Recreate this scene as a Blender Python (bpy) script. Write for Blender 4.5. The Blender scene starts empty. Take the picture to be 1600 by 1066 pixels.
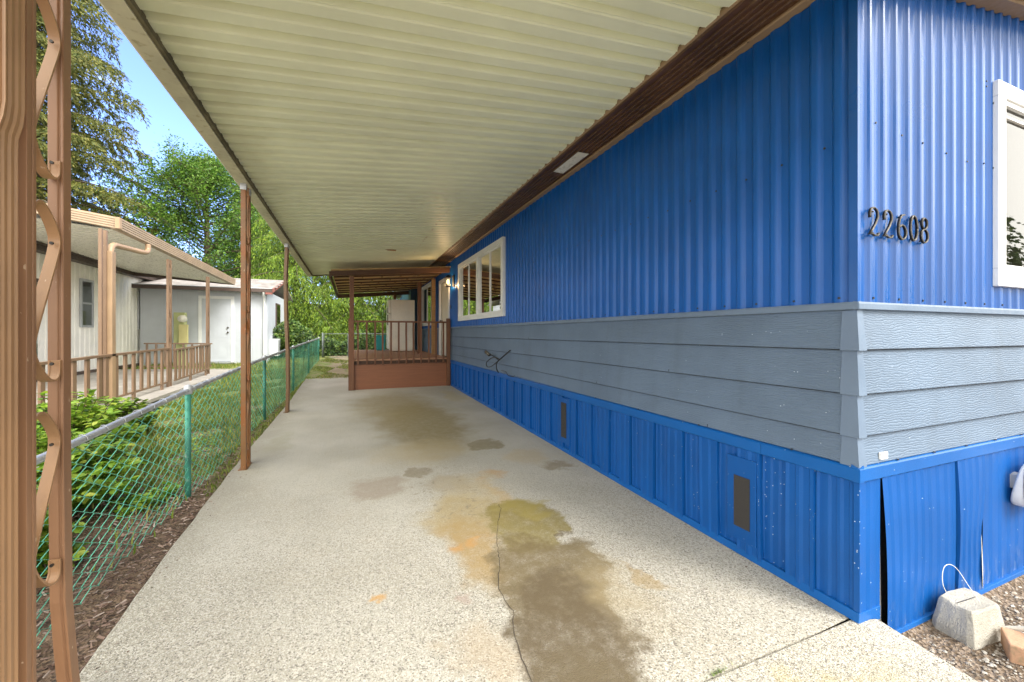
import bpy, math, random
from mathutils import Vector, Matrix
random.seed(7)
R_ = math.radians
scene = bpy.context.scene
col = scene.collection

# ------------------------------------------------------------------ camera
H = 1.35
YAW = R_(21.77)
cd = bpy.data.cameras.new('camera'); cam = bpy.data.objects.new('camera', cd); col.objects.link(cam)
cam.location = (0, 0, H); cam.rotation_euler = (R_(90), 0, -YAW)
cd.sensor_width = 36; cd.lens = 36 * 631 / 1600; cd.shift_y = -12 / 1600
cd.clip_start = 0.05; cd.clip_end = 2000
scene.camera = cam

# ------------------------------------------------------------------ world: sky with clouds
SUN_EL, SUN_AZ = 42, 146      # azimuth clockwise from +Y: behind the camera on the right
w = bpy.data.worlds.new('World'); scene.world = w; w.use_nodes = True
nt = w.node_tree; nt.nodes.clear()
out = nt.nodes.new('ShaderNodeOutputWorld'); bg = nt.nodes.new('ShaderNodeBackground')
sky = nt.nodes.new('ShaderNodeTexSky'); sky.sky_type = 'NISHITA'; sky.sun_disc = False
sky.sun_elevation = R_(SUN_EL); sky.sun_rotation = R_(SUN_AZ); sky.ozone_density = 4.5
tc = nt.nodes.new('ShaderNodeTexCoord')
no = nt.nodes.new('ShaderNodeTexNoise'); no.inputs['Scale'].default_value = 2.2; no.inputs['Detail'].default_value = 8
mp = nt.nodes.new('ShaderNodeMapping'); mp.inputs['Scale'].default_value = (1, 1, 2.6); mp.inputs['Location'].default_value = (3.1, .4, 0)
nt.links.new(tc.outputs['Generated'], mp.inputs[0]); nt.links.new(mp.outputs[0], no.inputs['Vector'])
sep = nt.nodes.new('ShaderNodeSeparateXYZ'); nt.links.new(tc.outputs['Generated'], sep.inputs[0])
m1 = nt.nodes.new('ShaderNodeMapRange'); m1.inputs['From Min'].default_value = .55; m1.inputs['From Max'].default_value = .0
m1.inputs['To Min'].default_value = -.12; m1.inputs['To Max'].default_value = .26
nt.links.new(sep.outputs['Y'], m1.inputs['Value'])
ad = nt.nodes.new('ShaderNodeMath'); ad.operation = 'ADD'; nt.links.new(no.outputs['Fac'], ad.inputs[0]); nt.links.new(m1.outputs[0], ad.inputs[1])
rp = nt.nodes.new('ShaderNodeMapRange'); rp.interpolation_type = 'SMOOTHSTEP'
rp.inputs['From Min'].default_value = .50; rp.inputs['From Max'].default_value = .68
nt.links.new(ad.outputs[0], rp.inputs['Value'])
mx = nt.nodes.new('ShaderNodeMix'); mx.data_type = 'RGBA'
tn = nt.nodes.new('ShaderNodeMix'); tn.data_type = 'RGBA'; tn.blend_type = 'MULTIPLY'; tn.inputs[0].default_value = 1
nt.links.new(sky.outputs[0], tn.inputs[6]); tn.inputs[7].default_value = (.88, .84, 1.08, 1)
nt.links.new(rp.outputs[0], mx.inputs[0]); nt.links.new(tn.outputs[2], mx.inputs[6])
mx.inputs[7].default_value = (8.2, 7.95, 7.3, 1)
nt.links.new(mx.outputs[2], bg.inputs['Color']); bg.inputs['Strength'].default_value = 0.13
nt.links.new(bg.outputs[0], out.inputs[0])

sd = bpy.data.lights.new('sun', 'SUN'); sd.energy = 1.1; sd.angle = R_(24); sd.color = (1, .96, .9)
so = bpy.data.objects.new('sun', sd); col.objects.link(so)
az = R_(SUN_AZ); el = R_(SUN_EL)
to_sun = Vector((math.sin(az) * math.cos(el), math.cos(az) * math.cos(el), math.sin(el)))
so.rotation_euler = to_sun.to_track_quat('Z', 'Y').to_euler(); so.location = (8, -12, 20)

scene.view_settings.view_transform = 'Standard'; scene.view_settings.look = 'None'
scene.view_settings.exposure = 2.0; scene.view_settings.gamma = 1

# ------------------------------------------------------------------ object helpers
def tag(o, label=None, cat=None, group=None, kind=None):
    if label: o['label'] = label
    if cat: o['category'] = cat
    if group: o['group'] = group
    if kind: o['kind'] = kind
    return o
ORG = {}
def thing(name, loc, label, cat, group=None):
    o = bpy.data.objects.new(name, None); col.objects.link(o); o.location = loc
    o.empty_display_size = .1
    ORG[o.name] = Vector(loc)
    return tag(o, label, cat, group)

class MB:
    def __init__(s): s.v = []; s.f = []; s.m = []; s.sm = []
    def add(s, vs, fs, mi=0, smooth=False):
        b = len(s.v); s.v += [tuple(v) for v in vs]
        for f in fs: s.f.append(tuple(b + i for i in f)); s.m.append(mi); s.sm.append(smooth)
        return s
    def box(s, x0, x1, y0, y1, z0, z1, mi=0):
        if x0 > x1: x0, x1 = x1, x0
        if y0 > y1: y0, y1 = y1, y0
        if z0 > z1: z0, z1 = z1, z0
        vs = [(x0,y0,z0),(x1,y0,z0),(x1,y1,z0),(x0,y1,z0),(x0,y0,z1),(x1,y0,z1),(x1,y1,z1),(x0,y1,z1)]
        return s.add(vs, [(3,2,1,0),(4,5,6,7),(0,1,5,4),(1,2,6,5),(2,3,7,6),(3,0,4,7)], mi)
    def hexa(s, p, mi=0):     # p: 4 bottom ccw, 4 top ccw
        return s.add(p, [(3,2,1,0),(4,5,6,7),(0,1,5,4),(1,2,6,5),(2,3,7,6),(3,0,4,7)], mi)
    def beam(s, a, b, wd, ht, up=(0,0,1), mi=0):
        a = Vector(a); b = Vector(b); d = (b - a).normalized(); u = Vector(up)
        r = d.cross(u).normalized(); u = r.cross(d).normalized()
        r *= wd / 2; u *= ht / 2
        p = [a-r-u, a+r-u, b+r-u, b-r-u, a-r+u, a+r+u, b+r+u, b-r+u]
        return s.hexa(p, mi)
    def tube(s, pts, r, n=8, mi=0, caps=True, smooth=True, flat=None):
        pts = [Vector(p) for p in pts]; rs = r if isinstance(r, (list, tuple)) else [r] * len(pts)
        vs = []; fs = []; prev = None
        for i, p in enumerate(pts):
            if i == 0: d = pts[1] - p
            elif i == len(pts) - 1: d = p - pts[i-1]
            else: d = pts[i+1] - pts[i-1]
            if d.length < 1e-9: d = Vector((0,0,1))
            d.normalize()
            if prev is None:
                a = Vector((0,0,1)) if abs(d.z) < .9 else Vector((1,0,0))
                x = d.cross(a).normalized()
            else:
                x = prev - d * prev.dot(d)
                x = x.normalized() if x.length > 1e-6 else d.orthogonal().normalized()
            prev = x; y = d.cross(x)
            for k in range(n):
                t = 2 * math.pi * k / n; vs.append(p + (x * math.cos(t) + y * math.sin(t)) * rs[i])
        for i in range(len(pts) - 1):
            for k in range(n):
                a = i*n + k; b = i*n + (k+1) % n
                fs.append((a, b, b+n, a+n))
        if caps: fs.append(tuple(range(n-1, -1, -1))); fs.append(tuple(range((len(pts)-1)*n, len(pts)*n)))
        return s.add(vs, fs, mi, smooth)
    def strip(s, pts, wdir, wd, th, mi=0):     # flat bar following pts in a plane, width along wdir
        pts = [Vector(p) for p in pts]; W = Vector(wdir).normalized(); vs = []; fs = []
        for i, p in enumerate(pts):
            d = (pts[min(i+1, len(pts)-1)] - pts[max(i-1, 0)]).normalized(); n = d.cross(W).normalized()
            prof = [(-.5,-.5),(-.5,.5),(-.38,.5),(-.3,.1),(.3,.1),(.38,.5),(.5,.5),(.5,-.5)]
            for a, b in prof: vs.append(p + W * (a * wd) + n * (b * th))
        k = 8
        for i in range(len(pts)-1):
            for j in range(k):
                a = i*k + j; b = i*k + (j+1) % k; fs.append((a, b, b+k, a+k))
        fs.append(tuple(range(k-1, -1, -1))); fs.append(tuple(range((len(pts)-1)*k, len(pts)*k)))
        return s.add(vs, fs, mi)
    def extr(s, prof, axis, a0, a1, mi=0, closed=True, smooth=False, caps=True):
        # prof: list of (p,q); axis 'y': (x,z); 'x': (y,z); 'z': (x,y)
        def P(p, q, a):
            return {'y': (p, a, q), 'x': (a, p, q), 'z': (p, q, a)}[axis]
        n = len(prof); vs = [P(p, q, a0) for p, q in prof] + [P(p, q, a1) for p, q in prof]
        rng = n if closed else n - 1
        fs = [(i, (i+1) % n, (i+1) % n + n, i + n) for i in range(rng)]
        if closed and caps: fs += [tuple(range(n-1, -1, -1)), tuple(range(n, 2*n))]
        return s.add(vs, fs, mi, smooth)
    def disc(s, c, nrm, r, th=.004, n=10, mi=0):
        c = Vector(c); nrm = Vector(nrm).normalized()
        return s.tube([c, c + nrm * th], r, n, mi, smooth=False)
    def build(s, name, mats, parent=None, bevel=0, label=None):
        me = bpy.data.meshes.new(name); o0 = Vector((0,0,0))
        if parent is not None: o0 = ORG[parent.name]
        me.from_pydata([(v[0]-o0.x, v[1]-o0.y, v[2]-o0.z) for v in s.v], [], s.f)
        mats = mats if isinstance(mats, (list, tuple)) else [mats]
        for m in mats: me.materials.append(m)
        me.polygons.foreach_set('material_index', s.m); me.polygons.foreach_set('use_smooth', s.sm)
        me.update()
        import bmesh
        bm = bmesh.new(); bm.from_mesh(me)
        if len(bm.faces) < 60000: bmesh.ops.recalc_face_normals(bm, faces=bm.faces)
        bm.to_mesh(me); bm.free()
        o = bpy.data.objects.new(name, me); col.objects.link(o)
        if parent is not None: o.parent = parent
        ORG[o.name] = o0
        if bevel:
            md = o.modifiers.new('bevel', 'BEVEL'); md.width = bevel; md.segments = 2; md.limit_method = 'ANGLE'
        if label: o['label'] = label
        return o
def struct(o): o['kind'] = 'structure'; return o

# ------------------------------------------------------------------ materials
def lin(r, g, b):
    f = lambda c: (c/255/12.92) if c/255 <= .04045 else ((c/255+.055)/1.055)**2.4
    return (f(r), f(g), f(b), 1)
def setc(c): return tuple(c) if len(c) == 4 else tuple(c) + (1,)
class NT:
    def __init__(s, name):
        s.mat = bpy.data.materials.new(name); s.mat.use_nodes = True; s.t = s.mat.node_tree
        s.b = s.t.nodes['Principled BSDF']; s.out = s.t.nodes['Material Output']
        s.co = s.t.nodes.new('ShaderNodeTexCoord').outputs['Object']
        g = s.t.nodes.new('ShaderNodeNewGeometry'); s.pos = g.outputs['Position']; s.isl = g.outputs['Random Per Island']
    def L(s, a, b): s.t.links.new(a, b)
    def n(s, ty, **kw):
        nd = s.t.nodes.new(ty)
        for k, v in kw.items(): setattr(nd, k, v)
        return nd
    def mapn(s, vec, scale=(1,1,1), loc=(0,0,0), rot=(0,0,0)):
        m = s.n('ShaderNodeMapping'); m.inputs['Scale'].default_value = scale; m.inputs['Location'].default_value = loc
        m.inputs['Rotation'].default_value = rot; s.L(vec, m.inputs[0]); return m.outputs[0]
    def noise(s, scale, detail=4, rough=.55, vec=None, dist=0):
        m = s.n('ShaderNodeTexNoise'); m.inputs['Scale'].default_value = scale; m.inputs['Detail'].default_value = detail
        m.inputs['Roughness'].default_value = rough; m.inputs['Distortion'].default_value = dist
        s.L(vec if vec is not None else s.pos, m.inputs['Vector']); return m.outputs['Fac']
    def vor(s, scale, vec=None, out='Distance'):
        m = s.n('ShaderNodeTexVoronoi'); m.inputs['Scale'].default_value = scale
        s.L(vec if vec is not None else s.pos, m.inputs['Vector']); return m.outputs[out]
    def rng(s, v, a, b, c=0, d=1, smooth=True):
        m = s.n('ShaderNodeMapRange'); m.interpolation_type = 'SMOOTHSTEP' if smooth else 'LINEAR'
        for k, x in zip(('From Min','From Max','To Min','To Max'), (a,b,c,d)): m.inputs[k].default_value = x
        s.L(v, m.inputs['Value']); return m.outputs[0]
    def mix(s, fac, a, b, mode='MIX'):
        m = s.n('ShaderNodeMix'); m.data_type = 'RGBA'; m.blend_type = mode
        for v, k in ((fac, 0), (a, 6), (b, 7)):
            if hasattr(v, 'links'): s.L(v, m.inputs[k])
            else: m.inputs[k].default_value = v if k == 0 else setc(v)
        return m.outputs[2]
    def math(s, op, a, b=0):
        m = s.n('ShaderNodeMath'); m.operation = op
        for v, k in ((a, 0), (b, 1)):
            if hasattr(v, 'links'): s.L(v, m.inputs[k])
            else: m.inputs[k].default_value = v
        return m.outputs[0]
    def col(s, c):
        if hasattr(c, 'links'): s.L(c, s.b.inputs['Base Color'])
        else: s.b.inputs['Base Color'].default_value = setc(c)
    def bump(s, h, dist=.01, st=1.0, prev=None):
        m = s.n('ShaderNodeBump'); m.inputs['Distance'].default_value = dist; m.inputs['Strength'].default_value = st
        s.L(h, m.inputs['Height'])
        if prev is not None: s.L(prev, m.inputs['Normal'])
        s.L(m.outputs[0], s.b.inputs['Normal']); return m.outputs[0]
    def set(s, **k):
        for a, v in k.items():
            i = s.b.inputs[a.replace('_', ' ')]
            if hasattr(v, 'links'): s.L(v, i)
            else: i.default_value = v
        return s

def paint(name, c, rough=.45, var=.12, dirt=None, bumpd=.0006, bs=60, spec=.5, streak=False, metallic=0):
    m = NT(name)
    k = m.noise(3, 5); k2 = m.noise(22, 4)
    base = m.mix(m.rng(k, .3, .7), [x*(1-var) for x in c[:3]], [min(1, x*(1+var)) for x in c[:3]])
    if streak:
        st = m.noise(9, 5, .6, m.mapn(m.pos, (1, 1, .06)))
        base = m.mix(m.rng(st, .45, .75, 0, .35), base, [x*.55 for x in c[:3]])
    if dirt: base = m.mix(m.rng(k2, .56, .74, 0, .7), base, dirt)
    m.col(base); m.set(Roughness=m.rng(k2, .3, .7, rough*.8, min(1, rough*1.25)), Metallic=metallic)
    m.b.inputs['Specular IOR Level'].default_value = spec
    if bumpd: m.bump(m.noise(bs, 3), bumpd)
    return m.mat

def speck_white(m, base, fac_lo=.0, dens=.028, scale=70):      # tiny paint flecks
    v = m.vor(scale); c = m.vor(scale, out='Color')
    hit = m.math('MULTIPLY', m.math('LESS_THAN', v, .17), m.math('GREATER_THAN', m.noise(900, 0), 0.0))
    sp = m.n('ShaderNodeSeparateColor'); m.L(c, sp.inputs[0])
    yy = m.n('ShaderNodeSeparateXYZ'); m.L(m.pos, yy.inputs[0])
    lim = m.rng(yy.outputs['Y'], 1.35, 2.6, dens, dens*.04)
    lim = m.math('MULTIPLY', lim, m.rng(yy.outputs['X'], 2.22, 2.32, 1, .2))
    hit = m.math('MULTIPLY', hit, m.math('LESS_THAN', sp.outputs[0], lim))
    return m.mix(hit, base, (.55, .62, .75))

BLUE = (.010, .125, .37)
def mk_blue(name, rough, c=BLUE, grain=.0010, flecks=0, scuff=0, spec=.5, hgrain=False):
    m = NT(name)
    k = m.noise(1.6, 5); base = m.mix(m.rng(k, .3, .7), [x*.88 for x in c], [min(1,x*1.1) for x in c])
    st = m.noise(14, 4, .6, m.mapn(m.pos, (1, 1, .05)))
    base = m.mix(m.rng(st, .5, .8, 0, .12), base, (.03, .09, .22))
    if scuff:
        z = m.n('ShaderNodeSeparateXYZ'); m.L(m.pos, z.inputs[0])
        low = m.rng(z.outputs['Z'], -.14, .12, 1, 0)
        sc = m.rng(m.noise(30, 6, .7, m.mapn(m.pos, (1, 1, .25))), .5, .68)
        base = m.mix(m.math('MULTIPLY', m.math('MULTIPLY', low, sc), .55), base, (.22, .27, .36))
        sc2 = m.rng(m.noise(12, 6, .75), .60, .74, 0, .25)
        base = m.mix(sc2, base, (.03,.11,.33))
    if flecks: base = speck_white(m, base, dens=flecks)
    m.col(base); m.set(Roughness=m.rng(m.noise(2.5, 3), .3, .7, rough*.9, rough*1.1))
    m.b.inputs['Specular IOR Level'].default_value = spec
    if grain: m.bump(m.noise(1, 3, .6, m.mapn(m.pos, (60, 60, 380) if hgrain else (140, 140, 140))), grain)
    return m.mat
M = {}
M['blue_side'] = mk_blue('blue_side_metal', .33, c=(.004,.090,.36), grain=0, spec=.34)
M['blue_end'] = mk_blue('blue_end_metal', .30, c=(.002,.078,.31), grain=.0005, hgrain=True, spec=.35)
be = M['blue_end'].node_tree.nodes['Principled BSDF']; be.inputs['Coat Weight'].default_value = .32; be.inputs['Coat Roughness'].default_value = .14
M['blue_skirt'] = mk_blue('blue_skirt_metal', .42, c=(.003,.080,.31), flecks=.10, spec=.3, scuff=1)
M['blue_cap'] = mk_blue('blue_cap_metal', .38, c=(.004,.098,.35), spec=.35, flecks=.1)
def mk_lap():
    m = NT('grey_lap_siding'); c = (.118, .170, .245)
    k = m.noise(2.0, 5); base = m.mix(m.rng(k, .3, .7), [x*.9 for x in c], [x*1.08 for x in c])
    base = speck_white(m, base, dens=.03, scale=70)
    ws = m.noise(6, 4, .6, m.mapn(m.pos, (1, 1, .12))); base = m.mix(m.rng(ws, .5, .75, 0, .3), base, (.085,.115,.15))
    m.col(base); m.set(Roughness=.5)
    # embossed grain: long wavy ridges
    wv = m.n('ShaderNodeTexWave'); wv.wave_type = 'BANDS'; wv.bands_direction = 'Z'
    wv.inputs['Scale'].default_value = 26; wv.inputs['Distortion'].default_value = 9; wv.inputs['Detail'].default_value = 3
    wv.inputs['Detail Scale'].default_value = 1.1
    m.L(m.mapn(m.pos, (.5, .5, 1)), wv.inputs['Vector'])
    amp = m.rng(m.noise(5, 2), .2, .5, .5, 1)
    h = m.math('MULTIPLY', m.rng(wv.outputs['Fac'], .0, .5), amp)
    m.bump(h, .0013)
    return m.mat
M['lap'] = mk_lap()
M['lap_trim'] = paint('grey_trim', (.13,.182,.26), .42, .08)
M['white_trim'] = paint('white_trim', (.74,.75,.74), .45, .05, bs=40)
M['white_wall'] = paint('white_siding', (.92,.90,.83), .55, .05, streak=False)
M['garage_white'] = paint('garage_white', (.50,.53,.57), .55, .04)
def mk_panel():
    m = NT('cream_roof_panel'); c = (.80,.82,.60)
    k = m.noise(1.2, 4); base = m.mix(m.rng(k, .3, .7), [x*.93 for x in c], [min(1,x*1.05) for x in c])
    st = m.noise(5, 4, .6, m.mapn(m.pos, (.22, 3.5, 1)))
    base = m.mix(m.rng(st, .52, .78, 0, .22), base, (.42, .42, .20))
    sx = m.n('ShaderNodeSeparateXYZ'); m.L(m.pos, sx.inputs[0])
    ln = m.math('MULTIPLY', m.math('LESS_THAN', m.math('ABSOLUTE', m.math('SUBTRACT', sx.outputs['X'], 1.22)), .014), m.rng(sx.outputs['Y'], 4.6, 5.4, 0, .6))
    base = m.mix(m.math('MULTIPLY', ln, m.rng(m.noise(9, 3), .52, .62, 0, .7)), base, (.42,.20,.10))
    sp = m.rng(m.noise(16, 7, .75), .66, .80, 0, .22); base = m.mix(sp, base, (.36,.33,.16))
    edge = m.rng(m.math('ADD', sx.outputs['X'], m.math('MULTIPLY', m.noise(3, 5), .5)), -.62, -.25, .4, 0)
    base = m.mix(edge, base, (.36,.34,.18))
    m.col(base); m.set(Roughness=.42); m.bump(m.noise(40, 2), .0004); return m.mat
M['panel'] = mk_panel()
M['panel_dirt'] = paint('gutter_cream', (.52,.48,.34), .55, .15, dirt=(.28,.22,.10))
M['dirt'] = paint('grime_strip', (.13,.11,.06), .9, .4, dirt=(.04,.03,.02), bumpd=.002)
M['soffit'] = paint('brown_soffit', (.085,.040,.018), .38, .25, streak=False, dirt=(.15,.09,.05))
M['tan'] = paint('tan_trim', (.28,.19,.11), .5, .12)
def mk_post(name, c, rust=0.0):
    m = NT(name); k = m.noise(2.5, 5); base = m.mix(m.rng(k, .3, .7), [x*.88 for x in c], [min(1,x*1.1) for x in c])
    st = m.noise(24, 4, .6, m.mapn(m.pos, (1, 1, .05)))
    base = m.mix(m.rng(st, .48, .8, 0, .38), base, [x*.5 for x in c])
    if rust: base = m.mix(m.rng(m.noise(7, 6, .7), .42, .66, 0, rust), base, (.27,.085,.016))
    chip = m.rng(m.noise(55, 3, .5, m.mapn(m.pos, (1,1,.35))), .71, .75)
    base = m.mix(m.math('MULTIPLY', chip, .8), base, (.55,.42,.30))
    m.col(base); m.set(Roughness=.45); m.bump(m.noise(80, 2), .0004); return m.mat
M['post'] = mk_post('tan_brown_post', (.33,.185,.09))
M['post_tube'] = mk_post('shaded_tan_tube', (.26,.135,.07))  # darker copy of the post tan: shaded side put into the tube colour
M['post_rust'] = mk_post('rusty_brown_post', (.22,.11,.042), .8)
M['post_dull'] = mk_post('brown_post', (.17,.10,.048), .2)
M['nb_post'] = mk_post('neighbour_brown', (.20,.125,.075))
M['nb_light'] = mk_post('neighbour_pink_tan', (.34,.225,.13))
M['nb_gutter'] = paint('neighbour_gutter', (.36,.265,.175), .45, .1)
M['nb_brown'] = paint('neighbour_dark_brown', (.075,.05,.04), .5, .15)
M['bolt'] = paint('bolt_steel', (.05,.045,.04), .4, .3, metallic=.6)
def mk_wood(name, c, along='x', rough=.6, grain=.45):
    m = NT(name); sc = {'x': (.6, 14, 14), 'y': (14, .6, 14), 'z': (14, 14, .6)}[along]
    g = m.noise(3, 6, .65, m.mapn(m.pos, sc), .6)
    base = m.mix(m.rng(g, .3, .72), c, [x*grain for x in c])
    base = m.mix(m.rng(m.isl, 0, 1, 0, .35, False), base, [x*.55 for x in c])
    m.col(base); m.set(Roughness=rough); m.bump(g, .0012); return m.mat
M['porch'] = mk_wood('porch_brown_paint', (.19,.075,.030), 'z', .55, .6)
M['porch_board'] = mk_wood('porch_face_board', (.26,.095,.040), 'x', .5, .8)
M['deck'] = mk_wood('deck_planks', (.50,.27,.16), 'x', .65, .6)
M['beam'] = mk_wood('porch_beam', (.10,.042,.018), 'x', .55, .6)
M['rafter'] = mk_wood('raw_rafter', (.46,.26,.10), 'x', .65, .55)
M['sheath'] = mk_wood('roof_boards', (.85,.56,.25), 'x', .7, .4)

# concrete with stains and exposed grit
def mk_concrete():
    m = NT('driveway_concrete')
    big = m.noise(.9, 5); base = m.mix(m.rng(big, .3, .7), (.37,.345,.28), (.48,.455,.385))
    base = m.mix(m.rng(m.noise(5, 6, .7), .45, .75, 0, .35), base, (.44,.39,.30))
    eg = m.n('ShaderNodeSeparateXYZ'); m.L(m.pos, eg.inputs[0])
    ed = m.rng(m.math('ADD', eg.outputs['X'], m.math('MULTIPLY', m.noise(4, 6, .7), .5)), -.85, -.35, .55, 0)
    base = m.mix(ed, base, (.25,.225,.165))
    br = m.noise(1, 3, .6, m.mapn(m.pos, (70, 3, 1)))
    base = m.mix(m.rng(br, .5, .75, 0, .22), base, (.30,.27,.21))
    # exposed grit, stronger towards the mouth of the driveway
    sp = m.n('ShaderNodeSeparateXYZ'); m.L(m.pos, sp.inputs[0])
    near = m.rng(m.math('ADD', sp.outputs['Y'], m.math('MULTIPLY', m.noise(.8, 3), 2.5)), 2.2, 6.4, 1, .12)
    c = m.vor(165, out='Color'); s2 = m.n('ShaderNodeSeparateColor'); m.L(c, s2.inputs[0])
    dk = m.math('MULTIPLY', m.rng(s2.outputs[0], .70, .88), near)
    lt = m.math('MULTIPLY', m.rng(s2.outputs[1], .55, .8), near)
    base = m.mix(m.math('MULTIPLY', dk, .8), base, (.13,.115,.095)); base = m.mix(m.math('MULTIPLY', lt, .45), base, (.80,.77,.69))
    f = m.vor(300, out='Color'); s3 = m.n('ShaderNodeSeparateColor'); m.L(f, s3.inputs[0])
    base = m.mix(m.math('MULTIPLY', m.rng(s3.outputs[0], .75, .95), m.math('MULTIPLY', near, .6)), base, (.20,.17,.13))
    # spills: shape of their own, ragged by noise
    nz = m.n('ShaderNodeTexNoise'); nz.inputs['Scale'].default_value = 3.2; nz.inputs['Detail'].default_value = 6; m.L(m.pos, nz.inputs['Vector'])
    vs = m.n('ShaderNodeVectorMath'); vs.operation = 'SUBTRACT'; m.L(nz.outputs['Color'], vs.inputs[0]); vs.inputs[1].default_value = (.5,.5,.5)
    vm = m.n('ShaderNodeVectorMath'); vm.operation = 'SCALE'; m.L(vs.outputs[0], vm.inputs[0]); vm.inputs['Scale'].default_value = .55
    nz2 = m.n('ShaderNodeTexNoise'); nz2.inputs['Scale'].default_value = 17; nz2.inputs['Detail'].default_value = 8; nz2.inputs['Roughness'].default_value = .7; m.L(m.pos, nz2.inputs['Vector'])
    v2 = m.n('ShaderNodeVectorMath'); v2.operation = 'SCALE'; m.L(nz2.outputs['Color'], v2.inputs[0]); v2.inputs['Scale'].default_value = .16
    v3 = m.n('ShaderNodeVectorMath'); v3.operation = 'ADD'; m.L(vm.outputs[0], v3.inputs[0]); m.L(v2.outputs[0], v3.inputs[1])
    v4 = m.n('ShaderNodeVectorMath'); v4.operation = 'SUBTRACT'; m.L(v3.outputs[0], v4.inputs[0]); v4.inputs[1].default_value = (.08,.08,.08)
    va = m.n('ShaderNodeVectorMath'); va.operation = 'ADD'; m.L(m.pos, va.inputs[0]); m.L(v4.outputs[0], va.inputs[1])
    mot = m.noise(13, 9, .75)
    def stain(b, cx, cy, rx, ry, colr, amt, soft=.5, rot=0):
        mp = m.n('ShaderNodeMapping'); mp.vector_type = 'TEXTURE'
        mp.inputs['Location'].default_value = (cx, cy, 0); mp.inputs['Scale'].default_value = (rx, ry, 1e5)
        mp.inputs['Rotation'].default_value = (0, 0, rot); m.L(va.outputs[0], mp.inputs[0])
        ln = m.n('ShaderNodeVectorMath'); ln.operation = 'LENGTH'; m.L(mp.outputs[0], ln.inputs[0])
        fa = m.rng(ln.outputs['Value'], 1 - soft, 1 + soft*.4, 1, 0)
        fa = m.math('MULTIPLY', fa, m.rng(mot, .25, .6, amt*.65, amt))
        return m.mix(fa, b, colr)
    S = [(.95,5.9,.66,1.7,(.22,.17,.065),.85,.5,0), (.72,7.4,.8,1.6,(.25,.195,.085),.75,.6,0), (.75,4.5,.55,.5,(.42,.33,.17),.5,.6,0),
         (1.5,4.55,.26,.24,(.22,.18,.09),.8,.18,0), (.60,3.84,.17,.15,(.22,.18,.11),.7,.3,0), (.22,3.6,.26,.28,(.28,.22,.16),.62,.35,.2),
         (.82,3.45,.22,.2,(.26,.22,.16),.45,.6,0), (.80,2.9,.36,.36,(.36,.27,.11),.7,.5,0), (.70,2.42,.21,.42,(.33,.225,.085),.85,.5,0),
         (.95,3.3,.35,.35,(.48,.38,.20),.45,.7,0),
         (1.20,3.56,.13,.12,(.50,.28,.08),.6,.9,0), (1.14,3.1,.09,.42,(.48,.32,.12),.5,.9,.05), (1.14,2.60,.31,.38,(.22,.175,.05),.92,.18,.1),
         (1.22,2.86,.2,.16,(.30,.24,.06),.7,.4,0), (1.03,2.02,.33,.45,(.15,.112,.05),.93,.2,0), (.95,1.6,.30,.45,(.115,.085,.045),.95,.25,-.1), (.87,1.2,.30,.35,(.13,.10,.055),.9,.3,0), (1.3,1.75,.2,.3,(.33,.26,.14),.5,.8,0),
         (.585,2.47,.09,.08,(.48,.24,.06),.7,.9,0), (.74,2.46,.055,.05,(.48,.25,.07),.6,.9,0), (.14,2.09,.04,.034,(.52,.29,.08),.8,.7,0),
         (1.9,3.6,.2,.1,(.24,.19,.11),.75,.6,-.5), (1.75,3.95,.28,.25,(.45,.35,.2),.5,.6,0), (1.35,2.35,.05,.05,(.1,.07,.04),.6,.5,0),
         (1.55,1.75,.05,.18,(.30,.2,.06),.6,.6,.5), (.5,6.6,.25,.2,(.3,.25,.14),.5,.6,0), (.55,1.6,.16,.2,(.40,.31,.2),.5,.6,0), (.5,2.0,.06,.06,(.35,.25,.2),.5,.6,0),
         (1.45,.9,.5,.12,(.45,.36,.13),.6,.8,0), (1.9,.75,.3,.2,(.42,.34,.15),.6,.8,0), (-.75,5.5,.16,.5,(.3,.28,.18),.4,.6,0), (1.9,7.9,.22,.8,(.40,.33,.16),.5,.6,0)]
    for s in S: base = stain(base, *s)
    # scatter of small oily drips
    dv = m.n('ShaderNodeTexVoronoi'); dv.inputs['Scale'].default_value = 9; m.L(m.mapn(va.outputs[0], (1, 1.6, 1)), dv.inputs['Vector'])
    dd = m.rng(dv.outputs['Distance'], .12, .30, 1, 0)
    mp = m.n('ShaderNodeMapping'); mp.vector_type = 'TEXTURE'; mp.inputs['Location'].default_value = (.72, 3.35, 0); mp.inputs['Scale'].default_value = (.36, .75, 1e5); m.L(m.pos, mp.inputs[0])
    ln = m.n('ShaderNodeVectorMath'); ln.operation = 'LENGTH'; m.L(mp.outputs[0], ln.inputs[0])
    base = m.mix(m.math('MULTIPLY', m.math('MULTIPLY', dd, m.rng(ln.outputs['Value'], .6, 1.1, 1, 0)), .55), base, (.20,.165,.11))
    m.col(base); m.set(Roughness=.82)
    h = m.math('ADD', m.math('MULTIPLY', m.vor(185), near), m.math('MULTIPLY', m.noise(60, 4), .5))
    m.bump(h, .0025)
    return m.mat
M['concrete'] = mk_concrete()
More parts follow.
